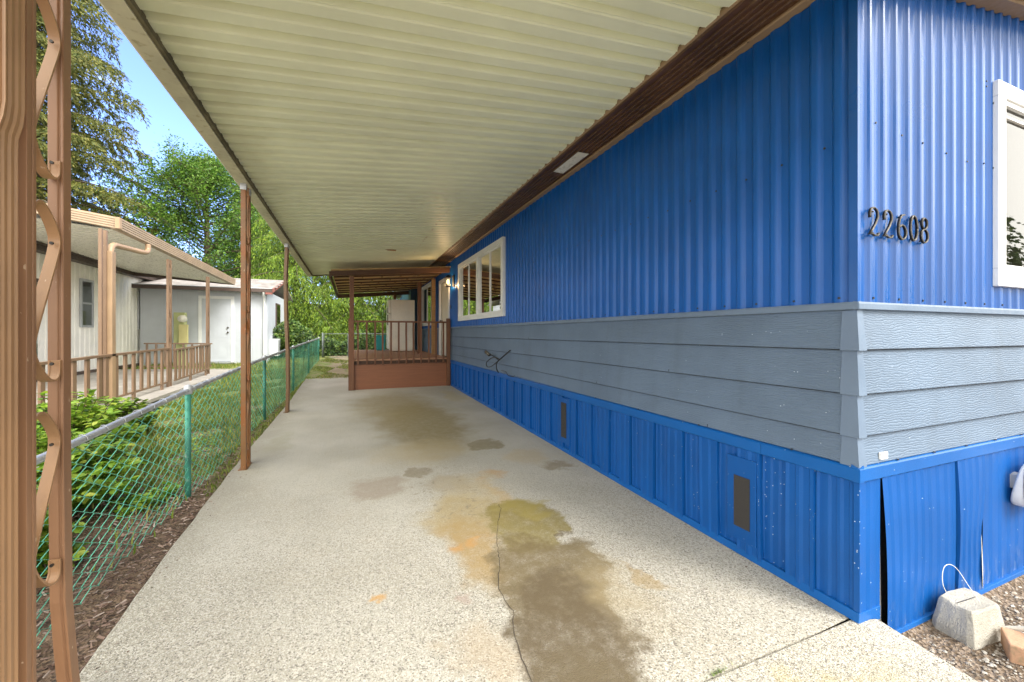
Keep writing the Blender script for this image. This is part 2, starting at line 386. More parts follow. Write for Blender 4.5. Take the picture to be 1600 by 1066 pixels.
def mk_soil():
    m = NT('soil'); base = m.mix(m.rng(m.noise(7, 6, .7), .3, .7), (.085,.055,.036), (.23,.155,.10))
    sp = m.n('ShaderNodeSeparateXYZ'); m.L(m.pos, sp.inputs[0])
    v = m.vor(70, out='Color'); s = m.n('ShaderNodeSeparateColor'); m.L(v, s.inputs[0])
    base = m.mix(m.rng(s.outputs[0], .6, 1, 0, .6), base, (.24,.17,.12)); base = m.mix(m.rng(s.outputs[1], .7, 1, 0, .7), base, (.03,.02,.015))
    # turf colour further up the yard
    g = m.mix(m.rng(m.noise(11, 5), .35, .65), (.13,.20,.035), (.30,.31,.10))
    yy = m.math('ADD', sp.outputs['Y'], m.math('MULTIPLY', m.noise(1.4, 4), 5))
    tf = m.rng(yy, 6.0, 8.2)
    pth = m.rng(m.math('ADD', m.math('ABSOLUTE', m.math('ADD', sp.outputs['X'], .35)), m.math('MULTIPLY', m.noise(3.5, 5), .9)), .55, .9)
    far = m.mix(pth, (.36,.29,.19), g)
    dirt = m.mix(m.rng(m.noise(2.2, 5), .4, .6), far, (.30,.24,.15))
    isr = m.rng(sp.outputs['X'], -1.1, -.95)
    far = m.mix(isr, g, m.mix(m.rng(m.noise(1.7, 4), .42, .58), far, dirt))
    base = m.mix(tf, base, far)
    grav = m.rng(sp.outputs['X'], 1.9, 2.1); grav = m.math('MULTIPLY', grav, m.rng(sp.outputs['Y'], 1.6, 1.5))
    gc = m.mix(m.rng(s.outputs[0], .2, .9), (.11,.075,.045), (.26,.20,.15))
    base = m.mix(grav, base, gc)
    m.col(base); m.set(Roughness=.95); m.bump(m.math('ADD', m.vor(70), m.noise(25, 5)), .012); return m.mat
M['soil'] = mk_soil()
def isl_mat(name, cols, rough=.7, transl=0, alphavar=.0):
    m = NT(name); r = m.n('ShaderNodeValToRGB'); m.L(m.isl, r.inputs[0]); e = r.color_ramp.elements
    r.color_ramp.interpolation = 'LINEAR'
    e[0].color = setc(cols[0]); e[0].position = 0; e[1].color = setc(cols[-1]); e[1].position = 1
    for i, c in enumerate(cols[1:-1]): x = e.new((i+1)/(len(cols)-1)); x.color = setc(c)
    base = m.mix(m.rng(m.noise(1.3, 4), .35, .65, 0, .45), r.outputs[0], [v*.5 for v in cols[0][:3]])
    m.col(base); m.set(Roughness=rough)
    if transl:
        tr = m.n('ShaderNodeBsdfTranslucent'); m.L(base, tr.inputs[0])
        ms = m.n('ShaderNodeMixShader'); ms.inputs[0].default_value = transl
        m.L(m.b.outputs[0], ms.inputs[1]); m.L(tr.outputs[0], ms.inputs[2]); m.L(ms.outputs[0], m.out.inputs[0])
    return m.mat
M['bark_chip'] = isl_mat('bark_chips', [(.07,.04,.028),(.19,.115,.08),(.34,.23,.18),(.52,.43,.37)], .9)
M['stone'] = isl_mat('gravel_stones', [(.14,.11,.08),(.28,.23,.18),(.42,.38,.32),(.60,.57,.52)], .8)
M['grass'] = isl_mat('grass_blades', [(0.099,0.160,0.022),(0.196,0.294,0.037),(0.337,0.404,0.064),(0.562,0.464,0.148)], .6, .35)
M['leaf_shrub'] = isl_mat('shrub_leaves', [(0.113,0.215,0.017),(0.213,0.386,0.029),(0.349,0.536,0.057),(0.525,0.590,0.081)], .5, .35)
M['leaf_broad'] = isl_mat('broadleaf_leaves', [(0.044,0.121,0.015),(0.099,0.220,0.030),(0.187,0.341,0.045),(0.297,0.451,0.080)], .5, .4)
M['leaf_cedar'] = isl_mat('cedar_sprays', [(0.047,0.105,0.008),(0.115,0.216,0.013),(0.216,0.336,0.023),(0.312,0.400,0.033)], .6, .3)
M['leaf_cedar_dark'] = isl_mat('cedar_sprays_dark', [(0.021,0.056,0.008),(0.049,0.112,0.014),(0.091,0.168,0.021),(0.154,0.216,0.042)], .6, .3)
M['leaf_hemlock'] = isl_mat('conifer_needles', [(0.054,0.077,0.013),(0.106,0.137,0.023),(0.186,0.192,0.033),(0.285,0.256,0.059)], .65, .25)
M['ivy'] = isl_mat('ivy_leaves', [(.02,.05,.01),(.05,.12,.015),(.12,.22,.03),(.24,.32,.06)], .55, .25)
M['trunk'] = mk_wood('tree_bark', (.13,.095,.07), 'z', .9, .5)
M['galv'] = paint('galvanised_pipe', (.46,.48,.50), .38, .12, metallic=.35)
M['chain'] = paint('green_vinyl_wire', (.12,.46,.33), .35, .4, bumpd=0)
M['chain_post'] = paint('green_vinyl_post', (.05,.24,.18), .6, .45, dirt=(.30,.38,.34))
M['chain_grey'] = paint('grey_chain_wire', (.13,.15,.15), .6, .2, bumpd=0)
M['appliance'] = paint('cream_enamel', (.76,.74,.64), .3, .04)
M['plastic_white'] = paint('white_plastic', (.80,.80,.78), .3, .03, bumpd=0)
M['black'] = paint('black_rubber', (.02,.02,.02), .5, .2, bumpd=0)
M['gap_shade'] = paint('dark_gap_shade', (.012,.012,.014), .9, .2, bumpd=0)  # near-black: shade under laps and floor put in as colour, also board joints
M['vinyl_edge'] = paint('bare_panel_edge', (.62,.60,.54), .5, .15)
def mk_vent():
    m = NT('vent_screen'); b = m.n('ShaderNodeTexBrick'); b.inputs['Scale'].default_value = 90; b.inputs['Mortar Size'].default_value = .035
    b.offset = .5; b.inputs['Color1'].default_value = (.012,.011,.012,1); b.inputs['Color2'].default_value = (.02,.018,.018,1); b.inputs['Mortar'].default_value = (.07,.065,.06,1)
    mp = m.n('ShaderNodeCombineXYZ'); sp = m.n('ShaderNodeSeparateXYZ'); m.L(m.pos, sp.inputs[0]); m.L(sp.outputs['Y'], mp.inputs[0]); m.L(sp.outputs['Z'], mp.inputs[1])
    m.L(mp.outputs[0], b.inputs['Vector']); m.col(b.outputs['Color']); m.set(Roughness=.6); m.bump(b.outputs['Fac'], .001, -1); return m.mat
M['vent'] = mk_vent()
M['digit'] = paint('dark_bronze', (.025,.022,.020), .32, .3, metallic=.6, bumpd=0)
M['digit_hi'] = paint('light_bronze', (.10,.09,.075), .3, .3, metallic=.6, bumpd=0)
def mk_glass(name, tint=(1,1,1), rough=.02, refl=.25):
    m = NT(name); g = m.n('ShaderNodeBsdfGlossy'); g.inputs['Roughness'].default_value = rough
    t = m.n('ShaderNodeBsdfTransparent'); t.inputs[0].default_value = setc(tint)
    fr = m.n('ShaderNodeFresnel'); fr.inputs[0].default_value = 1.5
    f = m.math('MINIMUM', m.math('ADD', fr.outputs[0], refl), 1.0)
    ms = m.n('ShaderNodeMixShader'); m.L(f, ms.inputs[0]); m.L(t.outputs[0], ms.inputs[1]); m.L(g.outputs[0], ms.inputs[2])
    m.L(ms.outputs[0], m.out.inputs[0]); return m.mat
M['glass'] = mk_glass('window_glass', (.85,.9,.85), .01, .05)
M['glass_refl'] = mk_glass('reflective_glass', (.35,.4,.42), .01, .05)
M['glass_nb'] = mk_glass('grey_green_glass', (.5,.55,.5), .05, .2)
M['curtain'] = paint('cream_curtain', (.50,.47,.34), .9, .1, streak=True)
M['room'] = paint('dim_room', (.22,.15,.09), .9, .3)
M['room_dark'] = paint('dark_room', (.07,.05,.035), .9, .3)
M['door'] = paint('cream_door', (.74,.70,.56), .5, .05)
M['teal'] = paint('dark_teal_panel', (.02,.07,.10), .5, .2)
M['shingle'] = isl_mat('roof_shingles', [(.24,.22,.20),(.30,.27,.25),(.37,.34,.31)], .9)
M['red_trim'] = paint('faded_red_trim', (.26,.09,.07), .6, .2)
M['meter'] = paint('olive_meter_box', (.42,.45,.20), .5, .1)
M['meter2'] = paint('yellow_meter_box', (.55,.50,.22), .5, .1)
M['teal_bin'] = paint('teal_bin_plastic', (.02,.30,.32), .5, .1)
def mk_block():
    m = NT('rough_concrete_block'); base = m.mix(m.rng(m.noise(6, 6, .7), .3, .7), (.42,.39,.33), (.62,.59,.52))
    base = m.mix(m.rng(m.vor(120, out='Distance'), .08, .26, .75, 0), base, (.16,.14,.11))
    m.col(base); m.set(Roughness=.95); m.bump(m.math('ADD', m.noise(45, 8, .8), m.noise(160, 3)), .012); return m.mat
M['block'] = mk_block()
M['brick'] = paint('pinkish_brick', (.45,.27,.17), .9, .2, dirt=(.25,.2,.12), bumpd=.004)
M['patio'] = paint('patio_concrete', (.40,.37,.32), .9, .12, dirt=(.40,.36,.30))
M['asphalt'] = paint('street_asphalt', (.09,.09,.09), .95, .2, bumpd=.003)
M['crack'] = paint('crack_dark', (.07,.055,.04), 1, .2, bumpd=0)
def mk_emit():
    m = NT('lit_bulb'); e = m.n('ShaderNodeEmission'); e.inputs[0].default_value = (1,.62,.22,1); e.inputs[1].default_value = 1.3
    m.L(e.outputs[0], m.out.inputs[0]); return m.mat
M['bulb'] = mk_emit()
M['lamp_glass'] = mk_glass('lamp_glass', (1,.9,.7), .1, .0)

# ------------------------------------------------------------------ terrain
def zs(y): return .0145 * (y - 1.17) if y > 1.17 else 0.0
def sst(a, b, x):
    t = max(0, min(1, (x-a)/(b-a))); return t*t*(3-2*t)
def zt(x, y):
    z = zs(min(y, 11.5)) - .035
    if x < -1.15: z -= .03 * sst(-1.15, -1.6, x)
    if y > 11.5: z += .050 * (min(y, 17.5) - 11.5)+ .03*sst(11.5,12.2,y)
    if y < 1.3: z -= .11 * sst(1.9, 2.2, x) * sst(1.3, 1.1, y)
    if y < 3: z -= .03*sst(3,1.5,y) if x < -1 else 0
    return z
mb = MB()
def axis(pts):
    o = []
    for a, b, s in pts:
        n = max(1, int(round((b-a)/s)))
        o += [a + (b-a)*i/n for i in range(n)]
    return o + [pts[-1][1]]
xs = axis([(-400,-60,60),(-60,-12,6),(-12,-4,.8),(-4,-.9,.12),(-.9,1.8,.45),(1.8,4.2,.1),(4.2,12,1),(12,60,8),(60,400,60)])
ys = axis([(-400,-60,60),(-60,-6,6),(-6,0,1),(0,1.6,.1),(1.6,9,.16),(9,18,.4),(18,60,6),(60,400,60)])
rr = random.Random(3)
for y in ys:
    for x in xs:
        j = 0
        if -4 < x < -1.02 and 1 < y < 12: j = rr.uniform(-.008, .008)
        if x > 2.35 and -1 < y < 1.1 and x < 4.3: j = rr.uniform(-.008, .008)
        mb.v.append((x, y, zt(x, y) + j))
nx = len(xs)
for i in range(len(ys)-1):
    for k in range(nx-1):
        a = i*nx + k; mb.f.append((a, a+1, a+1+nx, a+nx)); mb.m.append(0); mb.sm.append(True)
struct(mb.build('ground', M['soil']))

# driveway slab (under the carport) and apron slab in front of the joint
def edge_x(y):
    k = [(1.2,-.985),(2.1,-.99),(3.1,-1.03),(4.5,-1.06),(6.5,-1.05),(8.3,-1.04),(10.2,-1.08),(11.9,-1.1)]
    for (a, xa), (b, xb) in zip(k, k[1:]):
        if y <= b: return xa + (xb-xa)*(y-a)/(b-a)
    return k[-1][1]
mb = MB(); n = 60; vs = []
for i in range(n+1):
    y = 1.186 + (11.85-1.186)*i/n
    e = edge_x(y) + random.uniform(-.006,.006)
    vs += [(e-.012, y, zs(y)-.12), (e, y, zs(y)-.008), (e+.012, y, zs(y)), (2.23, y, zs(y))]
fs = []
for i in range(n):
    a = i*4
    for k in range(3): fs.append((a+k, a+k+1, a+k+5, a+k+4))
fs += [(0,1,2,3), (n*4+3,n*4+2,n*4+1,n*4)]
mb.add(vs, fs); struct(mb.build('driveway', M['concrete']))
mb = MB()
AP = [(-.985, 1.178), (2.20, 1.178), (2.315, 1.135), (2.262, .78), (2.20, .2), (2.15, -5), (-.985, -5)]
mb.add([(x, y, .0) for x, y in AP] + [(x+(.008 if x > 0 else -.008), y, -.16) for x, y in AP],
       [tuple(range(7))] + [(i, (i+1) % 7, (i+1) % 7 + 7, i+7) for i in range(7)])
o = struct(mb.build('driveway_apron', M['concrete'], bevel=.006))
mb = MB(); mb.box(-30, 30, -12, -5.02, -.2, -.03); struct(mb.build('road', M['asphalt']))
# crack across the driveway
def ribbon(pts, w0, zf, jit=.006, sub=6):
    mb = MB(); P = []
    for (a, b) in zip(pts, pts[1:]):
        for k in range(sub): P.append((a[0]+(b[0]-a[0])*k/sub + random.uniform(-jit,jit), a[1]+(b[1]-a[1])*k/sub))
    P.append(pts[-1]); vs = []
    for i, (x, y) in enumerate(P):
        ww = w0 * .65 * random.uniform(.5, 1.3) * (.4 if i < 6 else 1)
        vs += [(x-ww, y, zf(y)+.0015), (x+ww, y, zf(y)+.0015)]
    mb.add(vs, [(2*i, 2*i+1, 2*i+3, 2*i+2) for i in range(len(P)-1)]); return mb
ck = [(1.06,2.95),(1.052,2.868),(.878,2.48),(.834,2.3),(.814,2.23),(.714,1.985),(.725,1.808),(.673,1.646),(.649,1.42),(.62,1.2)]
struct(ribbon(ck, .0035, zs).build('driveway_crack', M['crack']))
struct(ribbon([(.64,1.18),(.60,.9),(.63,.5)], .003, lambda y: 0).build('driveway_crack', M['crack']))

# ------------------------------------------------------------------ the blue mobile home
XW = 2.218; YC = 1.171; YE = 20.0; XE = 8.2
ZB, ZT = 1.501, 3.06
home = thing('mobile_home', (XW, YC, 0), 'bright blue corrugated metal mobile home with grey lap siding band and house number 22608', 'mobile home')
PER = .1075
def corr_prof(s0, s1, phase=0, amp=.017):
    # list of (s, depth)
    pts = []; k = math.floor((s0-phase)/PER) - 1
    shp = [(0,0),(.30,0),(.38,.35),(.46,.85),(.54,1),(.72,1),(.80,.85),(.86,.35),(.93,0.0)]
    while phase + k*PER < s1 + PER:
        for f, d in shp: pts.append((phase+(k+f)*PER, d*amp))
        k += 1
    def ev(s):
        for (a, da), (b, db) in zip(pts, pts[1:]):
            if a <= s <= b: return da + (db-da)*(s-a)/max(1e-9, b-a)
        return 0
    o = [(s0, ev(s0))] + [p for p in pts if s0 < p[0] < s1] + [(s1, ev(s1))]
    return o
# openings on the long side (y0,y1,z0,z1): double window, door, porch window
OP = [(5.88, 8.54, 1.68, 2.78), (9.66, 10.66, .80, 2.66), (11.8, 13.5, 1.65, 2.80)]
mb = MB()
def side_piece(y0, y1, z0, z1):
    if z1 <= z0 or y1 <= y0: return
    pr = corr_prof(y0, y1, YC)
    vs = [(XW - d, s, z0) for s, d in pr] + [(XW - d, s, z1) for s, d in pr]; n = len(pr)
    mb.add(vs, [(i, i+1, i+1+n, i+n) for i in range(n-1)])
cur = YC
for (a, b, z0, z1) in OP:
    side_piece(cur, a, ZB-.01, ZT); side_piece(a, b, z1, ZT); side_piece(a, b, ZB-.01, max(z0, ZB-.01)); cur = b
side_piece(cur, YE, ZB-.01, ZT)
# screws as raised dots
for k in range(46):
    y = YC + .06 + k*PER*2; 
    if not (9.6 < y < 10.8): mb.disc((XW-.017, y, ZB+.02), (-1,0,0), .006, .004, 6, 1)
for k in range(30):
    y = YC + .06 + .0645 + k*PER*2
    if y < 5.8: mb.disc((XW-.017, y, 2.27+random.uniform(-.005,.005)), (-1,0,0), .006, .004, 6, 1)
mb.build('side_siding', [M['blue_side'], M['bolt']], home)
mb = MB()
W0, W1, WZ0, WZ1 = 3.50, 5.6, 1.627, 2.83
def end_piece(x0, x1, z0, z1f):
    pr = corr_prof(x0, x1, XW+.035)
    n = len(pr); vs = [(s, YC-d, z0) for s, d in pr] + [(s, YC-d, z1f(s) if callable(z1f) else z1f) for s, d in pr]
    mb.add(vs, [(i, i+1, i+1+n, i+n) for i in range(n-1)])
rake = lambda x: ZT + .155*(min(x, 5.2)-XW) - .155*max(0, x-5.2)
end_piece(XW-.017, W0+.05, ZB-.01, rake); end_piece(W0+.05, W1-.05, ZB-.01, WZ0+.05); end_piece(W0+.05, W1-.05, WZ1-.05, rake); end_piece(W1-.05, XE, ZB-.01, rake)
mb.box(XW-.0175, XW+.004, YC-.0175, YC+.018, ZB-.01, ZT)
for k in range(7): mb.disc((XW+.035+.068+k*PER*2, YC-.017, ZB+.018), (0,-1,0), .006, .004, 6, 1)
for x, z in ((2.34,2.36),(2.56,2.34),(2.75,2.335),(2.98,2.32),(3.2,2.31),(3.39,2.33),(3.5,2.32),(3.42,2.78),(3.42,2.81),(3.5,2.70)): mb.disc((x, YC-.017, z), (0,-1,0), .005, .004, 6, 1)
mb.build('end_siding', [M['blue_end'], M['bolt']], home)
# shell: far walls and roof
mb = MB()
mb.box(XW+.35, XE, YC+.35, YE-.05, .72, 3.0); mb.build('inner_shell', M['room_dark'], home)
mb = MB()
mb.hexa([(1.88,YC-.32,3.20),(5.2,YC-.32,3.70),(5.2,YE+.3,3.70),(1.88,YE+.3,3.20),(1.88,YC-.32,3.24),(5.2,YC-.32,3.74),(5.2,YE+.3,3.74),(1.88,YE+.3,3.24)])
mb.hexa([(5.2,YC-.32,3.70),(8.5,YC-.32,3.20),(8.5,YE+.3,3.20),(5.2,YE+.3,3.70),(5.2,YC-.32,3.74),(8.5,YC-.32,3.24),(8.5,YE+.3,3.24),(5.2,YE+.3,3.74)])
mb.build('roof', M['panel_dirt'], home)
# ribbed brown eave soffit along the long side; tan strip at the wall
mb = MB()
pr = [(2.150, 3.064)]; x = 2.150; k = 0
while x > 1.90:
    pr += [(x-.002, 3.072), (x-.026, 3.072), (x-.029, 3.062), (x-.040, 3.062)] ; x -= .042
pr += [(1.885, 3.062), (1.875, 3.068), (1.868, 3.095), (1.868, 3.19), (2.20, 3.2)]
mb.extr(pr, 'y', YC-.32, YE+.3)
mb.build('eave_soffit', M['soffit'], home)
mb = MB(); mb.extr([(2.216,3.052),(2.206,3.048),(2.158,3.050),(2.151,3.056),(2.151,3.10),(2.216,3.11)], 'y', YC-.045, YE)
for k in range(24): mb.disc((2.156, 1.3+k*.38, 3.052), (-.3,0,-1), .004, .003, 6, 1)
mb.build('eave_trim', [M['tan'], M['digit_hi']], home)
mb = MB(); mb.box(1.99, 2.105, 3.30, 3.80, 3.056, 3.0595); mb.build('soffit_patch', M['appliance'], home, label='bare pale patch plate on the brown soffit')
# rake overhang on the end wall: tan board and ribbed soffit following the gable slope
def rake_bar(y0, y1, dz0, dz1, mats, name):
    mb = MB(); 
    for xa, xb in ((XW-.05, 5.2), (5.2, 8.3)):
        za, zb = (rake(max(xa,XW)) - (.155*.05 if xa < XW else 0)), rake(xb)
        mb.hexa([(xa,y0,za+dz0),(xb,y0,zb+dz0),(xb,y1,zb+dz0),(xa,y1,za+dz0),(xa,y0,za+dz1),(xb,y0,zb+dz1),(xb,y1,zb+dz1),(xa,y1,za+dz1)])
    return mb.build(name, mats, home)
rake_bar(YC-.085, YC-.004, -.012, .10, M['tan'], 'rake_trim')
mb = MB()
for k in range(6):
    y1 = YC-.087-.036*k; y0 = y1-.034; dz = .010 + (.006 if k % 2 else 0)
    xa, xb = 1.88, 5.2
    za, zb = ZT-.155*(XW-xa)*0 - .0, rake(xb)
    za = ZT + .155*(xa-XW)
    mb.hexa([(xa,y0,za+dz+.05),(xb,y0,zb+dz),(xb,y1,zb+dz),(xa,y1,za+dz+.05),(xa,y0,za+.16),(xb,y0,zb+.14),(xb,y1,zb+.14),(xa,y1,za+.16)])
mb.build('rake_soffit', M['soffit'], home)

# grey lap siding: 4 courses plus drip trim
LZ = [(1.462,1.273),(1.283,1.063),(1.073,.866),(.876,.728)]
mb = MB()
for i, (zt_, zb_) in enumerate(LZ):
    for a, b in ((YC, 9.58), (10.74, YE)):
        mb.extr([(XW-.004, zt_), (XW-.026, zb_+.004), (XW-.023, zb_), (XW+.01, zb_), (XW+.01, zt_)], 'y', a-.010, b)
    mb.extr([(YC-.004, zt_), (YC-.026, zb_+.004), (YC-.023, zb_), (YC+.01, zb_), (YC+.01, zt_)], 'x', XW-.010, XE)
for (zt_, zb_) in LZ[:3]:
    mb.box(XW-.018, XW-.003, YC-.008, 9.58, zb_-.0035, zb_+.0005, 1); mb.box(XW-.010, XE, YC-.018, YC-.003, zb_-.0035, zb_+.0005, 1)  # thin near-black strips: shadow line under each course put in as colour
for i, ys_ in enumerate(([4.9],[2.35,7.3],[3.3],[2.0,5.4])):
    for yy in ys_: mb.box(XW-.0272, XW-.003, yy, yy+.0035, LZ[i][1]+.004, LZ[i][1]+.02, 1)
mb.build('lap_siding', [M['lap'], M['gap_shade']], home)
mb = MB()   # metal corner caps on every course
for (zt_, zb_) in LZ:
    w_ = .05
    p = lambda dx, dy, z: (XW - dx, YC - dy, z)
    for s in (0, 1):
        if s == 0: vs = [p(.030,.030,zb_-.004), p(.030,-w_,zb_-.004), p(.012,-w_,zt_-.004), p(.012,.012,zt_-.004)]
        else: vs = [p(.030,.030,zb_-.004), p(-w_*.62,.030,zb_-.004), p(-w_*.62,.012,zt_-.004), p(.012,.012,zt_-.004)]
        mb.add(vs, [(0,1,2,3)])
    mb.add([p(.030,.030,zb_-.004), p(.030,-w_,zb_-.004), p(0,-w_,zb_-.004), p(0,0,zb_-.004), p(-w_*.62,0,zb_-.004), p(-w_*.62,.030,zb_-.004)], [(0,1,2,3),(0,3,4,5)])
mb.build('corner_cap', M['lap_trim'], home)
mb = MB()
for a, b in ((YC-.024, 4.55), (4.554, 9.58), (10.74, YE)): mb.extr([(XW-.002,ZB),(XW-.024,ZB-.003),(XW-.027,ZB-.012),(XW-.027,1.464),(XW-.002,1.460)], 'y', a, b)
mb.extr([(YC-.002,ZB),(YC-.024,ZB-.003),(YC-.0265,ZB-.012),(YC-.0265,1.4645),(YC-.002,1.4605)], 'x', XW-.0235, XE)
mb.build('drip_trim', M['lap_trim'], home)
mb = MB(); mb.box(2.355, 2.41, YC-.034, YC-.022, .745, .778); mb.build('sticker', M['plastic_white'], home, bevel=.002)

# skirting: cap rail, panels with relief, bottom rail, vents
mb = MB()
capp = [(0,.733),(.030,.722),(.036,.716),(.036,.660),(.030,.655),(0,.655)]
for a, b in ((YC-.034, 1.62), (1.622, 3.95),(3.953, 6.2),(6.203, 9.40)): mb.extr([(XW-p, q + (.0015 if 3 < a < 6.2 else 0)) for p, q in capp], 'y', a, b)
mb.extr([(YC-p*1.0, q+.001) for p, q in capp], 'x', XW-.034, XE)
for k in range(9): mb.disc((XW-.03, 1.45+k*.62, .728), (-.3,0,1), .006, .004, 6, 1)
for k in range(8): mb.disc((2.5+k*.33, YC-.03, .728), (0,-.3,1), .006, .004, 6, 1)
mb.build('skirt_cap', [M['blue_cap'], M['bolt']], home)
def skirt_panel(side, t0, t1, b0, b1, z0, z1, prot, bul=0, name='skirt_panel', ribs=4, twist=0, z0b=None, gut=None, ret=(0,1)):
    # side 's': along Y on the long wall; 'e': along X on the end wall
    mb = MB(); cols = []; n = ribs*4
    rel = lambda f: .0055 * (1 if (f*ribs) % 1 < .32 else 0)
    us = sorted(set([i/n for i in range(n+1)] + [(k+.32)/ribs for k in range(ribs)] + [(k+.38)/ribs for k in range(ribs)]))
    rows = 8; vs = []
    nn = len(us)
    for r in range(rows+1):
        fr = r/rows
        for u in us:
            s = (b0+(b1-b0)*u)*(1-fr) + (t0+(t1-t0)*u)*fr
            if gut: s += gut(u, fr)
            zlo = z0 + ((z0b or 0)-(z0 if z0b is not None else 0))*u if z0b is not None else z0
            z = zlo + (z1-zlo)*fr
            d = prot + rel(u) + bul*math.sin(math.pi*min(1,(1-fr)*1.1))*1.0 + twist*(u-.5)*(1-fr)
            vs.append((XW-d, s, z) if side == 's' else (s, YC-d, z))
    fs = [(r*nn+i, r*nn+i+1, (r+1)*nn+i+1, (r+1)*nn+i) for r in range(rows) for i in range(nn-1)]
    # returned side edges
    b = len(vs)
    for r in range(rows+1):
        for i in (0, nn-1):
            v = vs[r*nn+i]
            vs.append((XW, v[1], v[2]) if side == 's' else (v[0], YC, v[2]))
    for r in range(rows):
        if 0 in ret: fs.append((r*nn, (r+1)*nn, b+(r+1)*2, b+r*2))
        fs.append((r*nn+nn-1, (r+1)*nn+nn-1, b+(r+1)*2+1, b+r*2+1))
    mb.add(vs, fs); return mb.build(name, M['blue_skirt'], home)
rr = random.Random(11)
y = YC+.005; k = 0
while y < 9.35:
    wd = .146 if k else .165
    hi = k % 2
    lean = rr.uniform(-.010, .010)
    pr_ = .024 if hi else .004
    skirt_panel('s', y, y+wd-.004, y+lean, y+wd-.004+rr.uniform(-.008,.008), zs(y)+.03, .66, pr_+rr.uniform(-.002,.002), ribs=3 if not hi else 2, bul=rr.uniform(0,.003))
    y += wd; k += 1
mb = MB()
mb.hexa([(XW-.030,YC-.028,0.001),(XW+.01,YC-.028,.001),(XW+.01,9.38,zs(9.38)+.001),(XW-.030,9.38,zs(9.38)+.001),(XW-.024,YC-.028,.045),(XW+.01,YC-.028,.045),(XW+.01,9.38,zs(9.38)+.045),(XW-.024,9.38,zs(9.38)+.045)])
mb.box(XW-.02, 2.36, YC-.0275, YC-.006, -.02, .044)
mb.hexa([(2.41,YC-.040,-.15),(XE,YC-.040,-.15),(XE,YC-.002,-.15),(2.41,YC-.002,-.15),(2.41,YC-.034,-.105),(XE,YC-.034,-.105),(XE,YC-.002,-.105),(2.41,YC-.002,-.105)])
mb.build('skirt_bottom_rail', M['blue_cap'], home, bevel=.002)
# end panels
skirt_panel('e', XW-.018, 2.362, XW-.018, 2.358, .0, .66, .020, ribs=2)
skirt_panel('e', 2.366, 2.724, 2.402, 2.735, -.14, .655, .026, bul=.008, ribs=5, twist=-.012, ret=(1,))
skirt_panel('e', 2.728, 3.055, 2.745, 3.05, -.125, .65, .018, bul=.006, ribs=4)
gut = lambda u, fr: (-.055*math.exp(-((fr-.45)/.22)**2) - .02*(1-fr))*u
skirt_panel('e', 3.06, 3.36, 3.065, 3.345, -.12, .655, .026, bul=.012, ribs=4, gut=gut)
skirt_panel('e', 3.366, 3.71, 3.366, 3.70, -.115, .65, .016, ribs=3, ret=(1,))
xx = 3.715
for k in range(14): skirt_panel('e', xx, xx+.32, xx, xx+.32, -.115, .65, .024 if k % 2 else .012, ribs=3); xx += .323
mb = MB(); mb.box(XW+.012, XE, YC+.012, YC+.02, -.15, .70); mb.box(XW+.012, XW+.02, YC+.03, YE, -.0, .70); mb.build('crawl_space_shade', M['gap_shade'], home)  # near-black sheets in place of the unlit space behind the skirting
mb = MB(); mb.hexa([(2.385,YC-.006,-.10),(2.412,YC-.006,-.10),(2.412,YC+.004,-.10),(2.385,YC+.004,-.10),(2.388,YC-.006,.60),(2.394,YC-.006,.60),(2.394,YC+.004,.60),(2.388,YC+.004,.60)]); mb.build('bare_panel_edge', M['vinyl_edge'], home)
mb = MB(); mb.box(3.290, 3.328, YC-.006, YC+.004, -.08, .62)
mb.add([(3.357,YC-.030,.62),(3.363,YC-.028,.62),(3.305,YC-.036,.25),(3.315,YC-.04,.05),(3.345,YC-.03,-.10),(3.328,YC-.035,-.10),(3.300,YC-.042,.05),(3.292,YC-.040,.25)], [(0,1,2,7),(7,2,3,6),(6,3,4,5)])
mb.build('bare_panel_edge', M['vinyl_edge'], home)
def vent(y0, y1, z0, z1, p0, p1, q0, q1):
    mb = MB(); mb.box(XW-.034, XW-.020, p0, p1, q0, q1)
    f = mb.build('vent_plate', M['blue_skirt'], home, bevel=.002)
    ORG[f.name] = ORG[home.name]
    mb = MB(); mb.box(XW-.0375, XW-.0345, y0, y1, z0, z1); mb.build('vent_screen', M['vent'], f)
vent(1.69, 1.795, .18, .487, 1.652, 1.845, .10, .60)
vent(3.87, 3.985, .20, .585, 3.80, 4.05, .14, .635)

